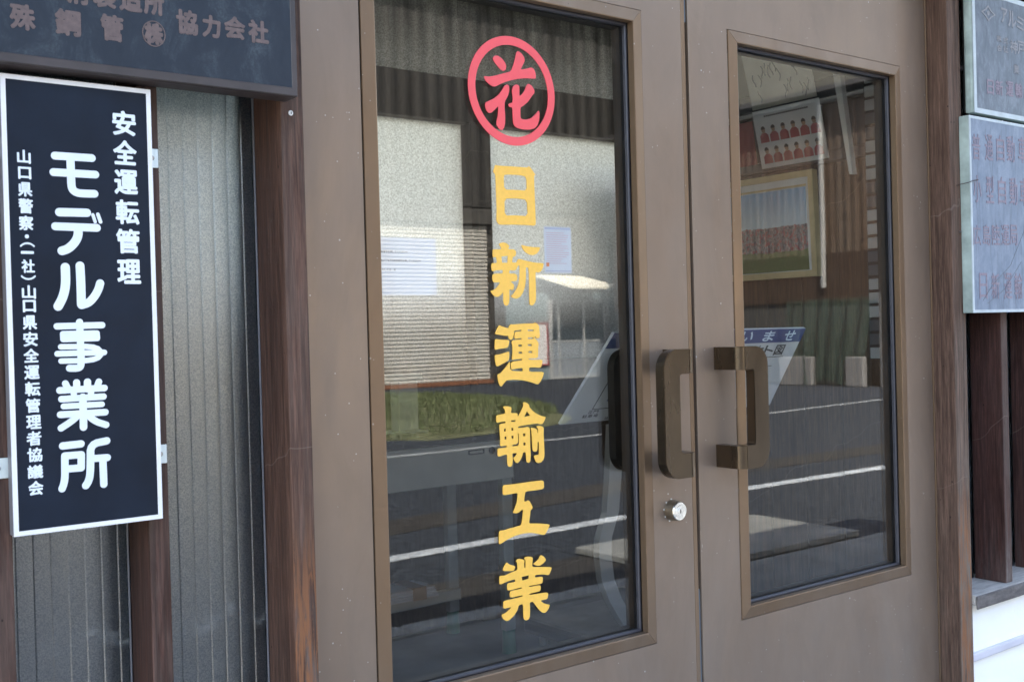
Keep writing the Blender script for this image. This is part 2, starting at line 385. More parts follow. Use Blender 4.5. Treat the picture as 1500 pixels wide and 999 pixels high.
M['dark_int'] = simple('dark_interior', (.040, .043, .046), .9)
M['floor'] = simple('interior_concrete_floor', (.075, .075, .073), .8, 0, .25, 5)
M['paper'] = simple('white_paper', (.55, .56, .60), .8, 0, .03, 40)
M['cream_paper'] = simple('cream_calligraphy_paper', (.80, .79, .70), .85, 0, .06, 20)
M['ink'] = simple('black_ink', (.02, .02, .022), .7)
M['grey_ink'] = simple('grey_ink', (.16, .17, .16), .7)
M['blue_ink'] = simple('blue_print', (.013, .028, .125), .5)
M['pale_blue'] = simple('pale_blue_print', (.38, .40, .50), .6)
M['orange_ink'] = simple('orange_print', (.75, .22, .08), .6)
M['pink_ink'] = simple('pink_print', (.55, .30, .34), .6)
M['board_white'] = simple('white_display_board', (.40, .41, .41), .4, 0, .05)
M['header_text'] = simple('pale_header_lettering', (.42, .52, .62), .5)
M['jersey'] = simple('printed_red_jersey', (.36, .055, .07), .6)
M['skin_print'] = simple('printed_face_tone', (.36, .22, .16), .6)
M['hair_print'] = simple('printed_dark_hair', (.03, .025, .022), .6)
M['red_paper'] = simple('red_paper', (.26, .022, .03), .6)
M['panel_grey'] = simple('dark_grey_steel_panel', (.075, .080, .088), .4, .2, .1)
M['rail_light'] = simple('pale_rail', (.40, .41, .42), .4)
M['cream_metal'] = simple('cream_desk_metal', (.62, .62, .56), .45, .1, .06)
M['desk_black'] = simple('black_desk_edge', (.016, .016, .018), .25)
M['desk_leg'] = simple('grey_steel_desk_leg', (.40, .44, .42), .45, .2)
M['green_foot'] = simple('green_rubber_foot', (.03, .20, .12), .5)
M['stand_white'] = simple('off_white_plastic', (.88, .90, .82), .4)
M['tape_brown'] = simple('brown_tape', (.24, .12, .07), .5)
M['rubber_strap'] = simple('grey_curved_steel', (.30, .29, .27), .45, .3)
M['frame_gold'] = simple('pale_gilt_frame', (.62, .50, .27), .45, .2, .12, 30)
M['mat_white'] = simple('picture_mat', (.74, .76, .74), .8)
M['plate'] = simple('pale_name_plate', (.50, .53, .53), .35, .1)
M['plate_dark'] = simple('dark_name_plate', (.10, .12, .14), .35, .1)
M['rack'] = simple('black_rack', (.025, .025, .027), .4)
# street side
M['asphalt'] = simple('asphalt', (.034, .042, .054), .9, 0, .6, 24, .9, 45, spec=.15)
M['asphalt_far'] = simple('older_asphalt', (.034, .042, .056), .9, 0, .2, 3, .4, 30, spec=.15)
M['paint'] = simple('worn_road_paint', (.42, .47, .52), .7, 0, .3, 11)
M['paint_far'] = simple('faded_road_paint', (.28, .31, .34), .7, 0, .35, 7)
M['kerb'] = simple('kerb_stone', (.24, .26, .26), .85, 0, .2, 9, .5)
M['tar'] = simple('dark_gutter_strip', (.028, .027, .026), .85, 0, .5, 12, .6, stretch=(.3, 3, 3))
def m_wall(name, c, stripe=0, dark=(0, 0, 0), amt=.3):
    t = NT(name); a = t.noise((1.1, 1.1, .25), 6, .65, (1, 1, 1)); b = t.noise((7, 7, .7), 4, .6)
    cc = t.mix(t.ramp(a, [(.35, 0), (.75, amt)]), c, dark); cc = t.mix(t.math('MULTIPLY', t.ramp(b, [(.4, 0), (.7, 1)]), .25), cc, tuple(k*.7 for k in c))
    t.base(cc); t.rough(.7); t.bump(t.noise((22, 22, 22), 4), .3, .01); return t.m
M['mortar'] = m_wall('weathered_mortar', (.050, .052, .053), 0, (.04, .036, .032), .5)
M['clad'] = m_wall('dull_ribbed_cladding', (.026, .027, .028), 0, (.014, .014, .014), .8)
M['beige'] = m_wall('beige_block_wall', (.15, .148, .13), 0, (.1, .1, .085), .5)
M['shutter'] = m_wall('old_roller_shutter', (.40, .42, .42), 0, (.22, .16, .10), .5)
M['teal'] = m_wall('mottled_teal_wall', (.16, .22, .25), 0, (.09, .12, .14), .4)  # teal mottled with a darker teal
M['rust'] = m_wall('rusty_corrugated_sheet', (.085, .066, .054), 0, (.075, .036, .018), .85)
M['rust_low'] = m_wall('deep_rust_band', (.042, .024, .017), 0, (.024, .015, .011), .7)
M['white_block'] = m_wall('whitewashed_block', (.15, .155, .165), 0, (.3, .3, .3), .2)
M['awning'] = simple('pale_awning_sheet', (.62, .62, .56), .6, 0, .1)
M['door_frame'] = simple('aluminium_sash', (.42, .45, .48), .35, .3)
M['door_panel'] = simple('blue_grey_door_panel', (.20, .24, .29), .5)
def m_net():
    t = NT('green_mesh_sheet'); t.base(t.mix(t.noise((3, 3, 1), 3), (.015, .038, .030), (.028, .062, .050))); t.rough(.8)
    t.bsdf.inputs['Alpha'].default_value = .42; return t.m
M['net'] = m_net()
M['pipe'] = simple('pale_downpipe', (.24, .25, .26), .5)
M['roof_tile'] = simple('dark_roof', (.06, .06, .065), .7)
M['foliage'] = simple('lawn', (.085, .095, .048), .9, 0, .4, 3)
M['soil'] = simple('earth', (.085, .075, .05), .95, 0, .3, 2)
M['base_board'] = simple('brown_base_board', (.16, .07, .04), .7)

# ---------------- ground, road, pavement
def slab(name, x0, x1, y0, y1, z0, z1, mat, kind='structure', bev=0):
    o = obj(name, B(x0, x1, y0, y1, z0, z1, bev), mat); o['kind'] = kind; return o
slab('ground', -400, 400, -400, 400, -.6, -.09, M['soil'])
slab('road', -60, 60, -9.9, -2.60, -.086, -.05, M['asphalt'])
slab('forecourt', -60, 60, -40, -9.905, -.086, -.048, M['asphalt_far'])
slab('pavement', -60, 60, -2.45, 6.5, -.086, 0, M['concrete'], bev=.004)
slab('pavement', 4.1, 5.66, -3.42, -2.60, -.044, -.006, M['concrete'], bev=.004)
for i in range(14):
    x = -3.0 + i*.9
    if 4.0 < x < 5.6: continue
    o = obj('kerb_stone', B(x+.004, x+.896, -2.595, -2.455, -.084, .012, .008), M['kerb']); o['kind'] = 'structure'
slab('gutter', -60, 4.09, -3.35, -2.61, -.046, -.043, M['tar'])
def strip(name, pts, w, z, mat):
    bm = bmesh.new(); pr = None
    for i, (x, y) in enumerate(pts):
        a, b = bm.verts.new((x, y-w/2, z)), bm.verts.new((x, y+w/2, z)); c, d = bm.verts.new((x, y-w/2, z+.003)), bm.verts.new((x, y+w/2, z+.003))
        if pr:
            bm.faces.new((pr[2], c, d, pr[3])); bm.faces.new((pr[0], a, c, pr[2])); bm.faces.new((pr[1], pr[3], d, b))
        pr = (a, b, c, d)
    o = obj(name, bm, mat); o['kind'] = 'structure'; return o
strip('road_marking', [(-20, -4.07), (3.2, -4.07), (5.3, -4.13), (6.6, -4.40), (8.7, -4.36), (12, -4.35), (30, -4.4)], .13, -.047, M['paint'])
strip('road_marking', [(-20, -8.6), (6.1, -8.64), (9.2, -8.67), (12.8, -9.1), (16.4, -9.45), (30, -9.6)], .10, -.045, M['paint_far'])
strip('road_patch', [(-20, -4.9), (3.2, -4.9), (6.6, -5.3), (12, -5.2)], .45, -.048, M['tar'])
# lawn across the road
bm = bmesh.new(); nr, ns = 10, 56
rings = []
for j in range(nr+1):
    rr = j/nr; ring = []
    for k in range(ns):
        a = 2*math.pi*k/ns; wob = 1 + .06*math.sin(3*a+1) + .04*math.sin(7*a)
        px_, py_ = 4.3*rr*wob*math.cos(a), 2.8*rr*wob*math.sin(a); ring.append(bm.verts.new((9.0+.54*px_+.84*py_, -13.8-.84*px_+.54*py_, -.046+.22*(1-rr**2.2)+random.uniform(-.01, .01))))
    rings.append(ring)
for a, b in zip(rings, rings[1:]):
    for k in range(ns): bm.faces.new((a[k], a[(k+1) % ns], b[(k+1) % ns], b[k]))
bmesh.ops.remove_doubles(bm, verts=bm.verts[:], dist=1e-4)
o = obj('lawn', bm, M['foliage'], smooth=True); tag(o, kind='structure')
bm = bmesh.new()
for i in range(9000):
    a = random.uniform(0, 2*math.pi); rr = math.sqrt(random.random())*.97
    px_, py_ = 4.3*rr*math.cos(a), 2.8*rr*math.sin(a); x, y = 9.0+.54*px_+.84*py_, -13.8-.84*px_+.54*py_; z = -.04+.22*(1-rr**2.2)
    h = random.uniform(.04, .13); d = random.uniform(0, 6.28); w = random.uniform(.008, .02)
    lx, ly = random.uniform(-.05, .05), random.uniform(-.05, .05)
    v = [bm.verts.new((x+w*math.cos(d), y+w*math.sin(d), z-.01)), bm.verts.new((x-w*math.cos(d), y-w*math.sin(d), z-.01)), bm.verts.new((x+lx, y+ly, z+h))]
    bm.faces.new(v)
tag(obj('grass', bm, simple('grass_blades', (.080, .105, .048), .8, 0, .5, 4)), 'short green grass on the lawn across the road', kind='stuff')

# ---------------- the workshop that carries the doors
W = empty('timber_workshop', (1.4, 0, 0), 'old timber shopfront with dark red posts and reeded glass around the bronze doors', 'building')
def part(name, bm, mat, parent=W, **k): return obj(name, bm, mat, parent, **k)
Z_L = 2.0     # underside of lintel
part('post', B(.635, .668, -.051, .10, .0, Z_L, .0022, 2), M['post_left'])
part('post', B(2.225, 2.2745, -.051, .10, .0, Z_L, .0022, 2), M['post_right'])
part('post', B(-.96, -.90, -.051, .10, .0, Z_L, .002), M['post_left'])
part('post', B(4.2, 4.26, -.051, .10, .0, Z_L, .002), M['post_right'])
part('lintel', B(-.96, 4.26, -.070, .12, Z_L, 2.22, .003), M['batten'])
part('upper_wall', B(-.96, 4.26, -.01, .10, 2.22, 2.9), M['mortar'])
# left bay battens and panes
def reeded(x0, x1, z0, z1, y=.036, pitch=.0202, ph=0.0, amp=.00085):
    bm = bmesh.new(); n = max(2, int((x1-x0)/pitch*12)); pr = None
    for i in range(n+1):
        x = x0+(x1-x0)*i/n; u = ((x-x0+ph)/pitch) % 1; yy = y - amp*((1-u)*1.05 - .12*math.exp(-((u-.95)/.04)**2) + .25*math.sin(math.pi*u))
        cur = [bm.verts.new((x, yy, z0)), bm.verts.new((x, yy, z1)), bm.verts.new((x, y+.004, z0)), bm.verts.new((x, y+.004, z1))]
        if pr:
            bm.faces.new((pr[0], cur[0], cur[1], pr[1])); bm.faces.new((pr[2], pr[3], cur[3], cur[2]))
        pr = cur
    return bm
bx = [.4485+.0 - .18*k for k in range(7)]
edges = [.635] + []
for k, x in enumerate(bx):
    part('batten', B(x, x+.0255, -.045, .031, .62, Z_L, .0016, 2), M['batten'])
prev = .635
for x in bx:
    part('glass_pane', reeded(x+.0262, prev-.0006, .62, Z_L), M['reeded'])
    part('putty_bead', B(prev-.0028, prev-.0006, .030, .0335, .62, Z_L, .0006), M['side_grey'])
    prev = x
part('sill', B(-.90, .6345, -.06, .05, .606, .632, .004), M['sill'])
part('lower_wall', B(-.90, .6345, -.02, .08, 0, .604), M['white_wall'])
# right bay
for k in range(10):
    x = 2.431+.183*k
    if x < 4.17: part('batten', B(x, x+.028, -.045, .032, .6375, Z_L, .0022, 2), M['batten_right'])
prev = 2.275
for k in range(10):
    x = 2.431+.183*k
    if x < 4.17: part('glass_pane', reeded(prev+.001, x-.0006, .638, Z_L, .036), M['reeded']); prev = x+.028
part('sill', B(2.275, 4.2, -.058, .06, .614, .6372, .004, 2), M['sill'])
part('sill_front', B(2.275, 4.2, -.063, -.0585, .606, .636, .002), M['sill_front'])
part('lower_wall', B(2.275, 4.2, -.040, .08, 0, .612), M['white_wall'])
part('ledge_strip', B(2.275, 4.2, -.050, -.0405, .486, .505, .004, 2), M['ledge'])
# eave, roof, ceiling
part('eave', hexa(bmesh.new(), [(-1.6, -.75, 2.62), (5, -.75, 2.62), (5, .2, 2.86), (-1.6, .2, 2.86), (-1.6, -.75, 2.70), (5, -.75, 2.70), (5, .2, 2.94), (-1.6, .2, 2.94)]), M['dark_timber'])
part('roof', hexa(bmesh.new(), [(-1.6, .2, 2.87), (5, .2, 2.87), (5, 3, 3.6), (-1.6, 3, 3.6), (-1.6, .2, 2.95), (5, .2, 2.95), (5, 3, 3.7), (-1.6, 3, 3.7)]), M['roof_tile'])
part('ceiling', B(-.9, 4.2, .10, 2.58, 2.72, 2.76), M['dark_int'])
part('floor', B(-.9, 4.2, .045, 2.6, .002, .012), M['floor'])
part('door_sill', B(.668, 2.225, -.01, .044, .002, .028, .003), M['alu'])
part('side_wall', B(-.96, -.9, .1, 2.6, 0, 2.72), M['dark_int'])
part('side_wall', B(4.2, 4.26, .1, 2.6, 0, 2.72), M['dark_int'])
# stub partition right of the doors
part('partition', B(2.36, 2.40, .10, .80, .012, 2.72), M['brown_board'])
part('wall_panel', B(2.34, 2.359, .10, .80, 1.875, 2.71), M['plaster'])
part('rail', B(2.335, 2.359, .10, .80, 1.825, 1.873, .002), M['panel_grey'])
part('rail', B(2.333, 2.359, .10, .80, 1.812, 1.823, .002), M['rail_light'])
for k in range(4): part('wall_panel', B(2.345, 2.359, .10+.175*k+.003, .10+.175*(k+1)-.003, 1.69, 1.81, .002), M['panel_grey'])
part('rail', B(2.335, 2.359, .10, .80, 1.660, 1.688, .003), M['panel_grey'])
for k in range(6): part('board', B(2.346, 2.359, .10+.116*k+.0015, .10+.116*(k+1)-.0015, .02, 1.657, .0015), M['brown_board'])
# back wall of the room: timber frame with frosted panes
YB = 2.5
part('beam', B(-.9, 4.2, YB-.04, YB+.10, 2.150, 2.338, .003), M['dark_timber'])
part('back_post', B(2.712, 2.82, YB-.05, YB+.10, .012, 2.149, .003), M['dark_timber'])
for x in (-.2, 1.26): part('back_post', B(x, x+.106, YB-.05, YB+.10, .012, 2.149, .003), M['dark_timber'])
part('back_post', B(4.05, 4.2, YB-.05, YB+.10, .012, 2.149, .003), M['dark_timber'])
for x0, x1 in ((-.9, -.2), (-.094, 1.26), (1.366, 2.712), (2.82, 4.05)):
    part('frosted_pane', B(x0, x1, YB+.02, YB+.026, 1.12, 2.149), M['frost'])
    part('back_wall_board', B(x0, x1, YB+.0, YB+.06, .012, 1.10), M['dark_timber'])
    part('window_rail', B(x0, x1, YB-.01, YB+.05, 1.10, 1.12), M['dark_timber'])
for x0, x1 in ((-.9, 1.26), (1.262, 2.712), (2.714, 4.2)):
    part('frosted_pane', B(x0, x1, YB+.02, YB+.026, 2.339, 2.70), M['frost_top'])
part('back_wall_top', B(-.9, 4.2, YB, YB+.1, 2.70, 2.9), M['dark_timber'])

# unseen rear eave and yard wall, added to shape light on the frosted windows
part('added_rear_eave', hexa(bmesh.new(), [(-1.6, 3.0, 3.58), (5, 3.0, 3.58), (5, 4.9, 2.98), (-1.6, 4.9, 2.98), (-1.6, 3.0, 3.66), (5, 3.0, 3.66), (5, 4.9, 3.05), (-1.6, 4.9, 3.05)]), M['roof_tile'])
BF = empty('added_shade_fence', (1.6, 2.95, 0), 'unseen dark board fence added to darken the frosted back windows', 'fence')  # unseen, added to darken the lower and right-hand frosted panes
for k in range(28):
    x = -1.1+.2*k; part('shade_fence_board', B(x+.003, x+.197, 2.93, 2.955, .02, (1.54 if x < 3.15 else 2.05)+random.uniform(-.015, .015), .002), M['dark_timber'], BF)
YW = obj('added_yard_wall', B(-6, 12, 8.0, 8.15, -.05, 1.75, .01), M['white_block'])
tag(YW, 'unseen low whitewashed block wall added to shape light on the frosted back windows', 'wall')

# ---------------- doors
def ring(bm, x0, x1, z0, z1, a0, a1, c0, c1, y0, y1, bev=.0):
    """flat frame: outer rectangle, inner opening a/c, depth y0..y1"""
    O = [(x0, z0), (x1, z0), (x1, z1), (x0, z1)]; I = [(a0, c0), (a1, c0), (a1, c1), (a0, c1)]
    V = {}
    for nm, L in (('O', O), ('I', I)):
        for i, (x, z) in enumerate(L):
            for k, y in enumerate((y0, y1)): V[nm, i, k] = bm.verts.new((x, y, z))
    for i in range(4):
        j = (i+1) % 4
        bm.faces.new((V['O', i, 0], V['O', j, 0], V['I', j, 0], V['I', i, 0])); bm.faces.new((V['O', i, 1], V['I', i, 1], V['I', j, 1], V['O', j, 1]))
        bm.faces.new((V['O', i, 0], V['O', i, 1], V['O', j, 1], V['O', j, 0])); bm.faces.new((V['I', i, 0], V['I', j, 0], V['I', j, 1], V['I', i, 1]))
    if bev: bmesh.ops.bevel(bm, geom=[e for e in bm.edges if all(abs(v.co.y-y0) < 1e-6 for v in e.verts)], offset=bev, segments=1, affect='EDGES')
    return bm
G0, G1 = .700, 1.802            # bead outer heights
def bead_piece(side, x0, x1, z0, z1, w=.0225):
    """one mitred bead: rises from the leaf to its inner lip, then returns to the glass"""
    c = [(x0, z0), (x1, z0), (x1, z1), (x0, z1)]; q = [(x0+w, z0+w), (x1-w, z0+w), (x1-w, z1-w), (x0+w, z1-w)]
    i, j = {'b': (0, 1), 'r': (1, 2), 't': (2, 3), 'l': (3, 0)}[side]
    bm = bmesh.new(); e = .0003
    def vv(p, y): return bm.verts.new((p[0], y, p[1]))
    # profile stations at both mitred ends
    prof = [(0.0, .001), (0.03, -.0012), (.93, -.0040), (1.0, -.0034), (1.0, .010), (.75, .010)]
    A = []
    for k in (i, j):
        A.append([vv((c[k][0]+(q[k][0]-c[k][0])*t, c[k][1]+(q[k][1]-c[k][1])*t), y) for t, y in prof])
    n = len(prof)
    for s in range(n-1): bm.faces.new((A[0][s], A[1][s], A[1][s+1], A[0][s+1]))
    bm.faces.new((A[0][n-1], A[1][n-1], A[1][0], A[0][0])); bm.faces.new(A[0]); bm.faces.new(A[1][::-1])
    # hairline mitre gap
    d = Vector((c[j][0]-c[i][0], 0, c[j][1]-c[i][1])).normalized()*.00035
    for v in A[0]: v.co += d
    for v in A[1]: v.co -= d
    return bm
def handle(parent, xm, sgn, mat, ysgn=-1, name='handle', w=.0785):
    """D pull: two feet stand off the stile beside xm, then a flat D plate runs sgn-wards in front of the glass"""
    zt, zb, hh, aw, off, th = 1.2125, .9915, .0425, .040, .0605, .019
    r = .034; ri = .005
    x0 = xm
    # plate outline (u along sgn, z)
    def arc(cx, cz, rr, a0, a1, n=8): return [(cx+rr*math.cos(R(a0+(a1-a0)*k/n)), cz+rr*math.sin(R(a0+(a1-a0)*k/n))) for k in range(n+1)]
    out = [(0, zb)] + arc(w-r, zb+r, r, -90, 0) + arc(w-r, zt-r, r, 0, 90) + [(0, zt), (0, zt-hh)]
    inn = arc(w-aw-ri, zt-hh-ri, ri, 90, 0, 3) + arc(w-aw-ri, zb+hh+ri, ri, 0, -90, 3) + [(0, zb+hh)]
    poly = out + inn
    bm = bmesh.new()
    ya, yb = ysgn*off, ysgn*(off-th)
    base = 0.0 if ysgn < 0 else .04
    fn = lambda x, y, z: (x0+sgn*x, y+base, z)
    prism(bm, poly, ya, yb, fn)
    bmesh.ops.recalc_face_normals(bm, faces=bm.faces[:])
    es = [e for e in bm.edges if all(abs(v.co.y-(ya+base)) < 1e-6 for v in e.verts)]
    bmesh.ops.bevel(bm, geom=es, offset=.0014, segments=2, affect='EDGES')
    plate = obj(name, bm, mat, parent)
    # the two bent feet: quarter-round elbow then straight to the door
    for za, zc in ((zt-hh+.0006, zt-.0006), (zb+.0006, zb+hh-.0006)):
        bm = bmesh.new(); rr = .015; sec = []
        # outer path from plate end round the elbow to the door face
        for k in range(13):
            a = R(90*k/12); sec.append(((-rr*math.sin(a)), off-rr+rr*math.cos(a), -(rr-th)*math.sin(a) if rr > th else 0.0, off-th if rr <= th else off-rr+(rr-th)*math.cos(a)))
        sec.append((-rr, 0, -rr+th, 0))
        prev = None
        for (xo, yo, xi, yi) in sec:
            cur = [bm.verts.new(fn(xo, ysgn*yo, za)), bm.verts.new(fn(xo, ysgn*yo, zc)), bm.verts.new(fn(th-rr, ysgn*yi, zc)), bm.verts.new(fn(th-rr, ysgn*yi, za))]
            if prev:
                for q in range(4): bm.faces.new((prev[q], prev[(q+1) % 4], cur[(q+1) % 4], cur[q]))
            prev = cur
        bmesh.ops.remove_doubles(bm, verts=bm.verts[:], dist=1e-6)
        f = obj('handle_foot', bm, mat, plate)
        for p in f.data.polygons: p.use_smooth = abs(p.normal.z) < .5
        f.data.set_sharp_from_angle(angle=R(40))
    return plate
def door(name, x0, x1, gx0, gx1, label):
    d = empty(name, ((x0+x1)/2, 0, 0), label, 'door', 'pair of bronze glazed doors')
    bm = ring(bmesh.new(), x0, x1, .03, 1.990, gx0-.0018, gx1+.0008, G0-.0008, G1+.0006, 0, .040, .0005)
    part('door_frame', bm, M['alu'], d)
    for s in 'brtl': part('glazing_bead', bead_piece(s, gx0, gx1, G0, G1), M['bead'], d)
    w = .0225
    part('glazing_gasket', ring(bmesh.new(), gx0+w-.001, gx1-w+.001, G0+w-.001, G1-w+.001, gx0+w+.0045, gx1-w-.0045, G0+w+.0045, G1-w-.0045, .0125, .0196, .0015), M['gasket'], d)
    part('inner_glazing_bead', ring(bmesh.new(), gx0-.0016, gx1+.0006, G0-.0006, G1+.0004, gx0+w+.005, gx1-w-.005, G0+w+.005, G1-w-.005, .0262, .046), M['black'], d)
    part('glass', B(gx0+.004, gx1-.004, .020, .025, G0+.004, G1-.004), M['door_glass'], d)
    return d
DL = door('door_leaf', .669, 1.4442, .787, 1.345, 'left bronze door leaf with gold lettering and red ring on its glass')
DR = door('door_leaf', 1.4625, 2.2190, 1.5686, 2.1195, 'right bronze door leaf with plain glass, beside the wooden post')
part('meeting_strip', B(1.4455, 1.4552, .0005, .038, .03, 1.990, .0008), M['bead'], DL)
part('hinge_strip', B(.6682, .6688, .002, .02, .03, 1.99), M['gap'], DL)
for (za, zb) in ((.60, .775), (1.80, 1.955)): part('draught_seal', B(1.4556, 1.4618, .004, .012, za, zb, .0005), M['seal'], DL)
part('edge_strip', B(2.2200, 2.2243, -.002, .03, .03, 1.990, .0006), M['bead'], DR)
part('door_gap', B(1.4556, 1.4618, .0125, .03, .03, 1.99), M['gap'], W)
handle(DL, 1.3825, -1, M['handle'], w=.0640); handle(DR, 1.5245, 1, M['handle'], w=.0640)
handle(DL, 1.3970, -1, M['handle_dark'], 1, 'inner_handle', w=.0615); handle(DR, 1.5205, 1, M['handle_dark'], 1, 'inner_handle', w=.0680)
# lock cylinder on the left leaf
lx, lz = 1.3900, .9275
lk = part('lock_cylinder', cyl(cyl(bmesh.new(), (lx, -.0005, lz), (0, -1, 0), .0185, .018, 40, .0172), (lx, -.0185, lz), (0, -1, 0), .0172, .0012, 40, .0166), M['lock_body'], DL)
part('lock_face', cyl(cyl(bmesh.new(), (lx, -.0192, lz), (0, -1, 0), .0168, .0022, 40, .0155), (lx, -.0214, lz), (0, -1, 0), .0105, .0006, 32, .010), M['chrome'], lk, smooth=False)
part('keyway_core', cyl(bmesh.new(), (lx, -.0219, lz), (0, -1, 0), .0058, .0009, 24), M['chrome'], lk)
part('keyhole', B(lx-.0010, lx+.0012, -.0232, -.0226, lz-.0036, lz+.0036, .0003), M['black'], lk)
bm = bmesh.new()
for a in range(9):
    t_ = a*.7+.2; rr = .0192
    cyl(bm, (lx+rr*math.cos(t_), -.0002, lz+rr*math.sin(t_)), (0, -1, 0), random.uniform(.0008, .0021), .0006, 7)
part('sealant_smear', bm, M['sealant'], lk)

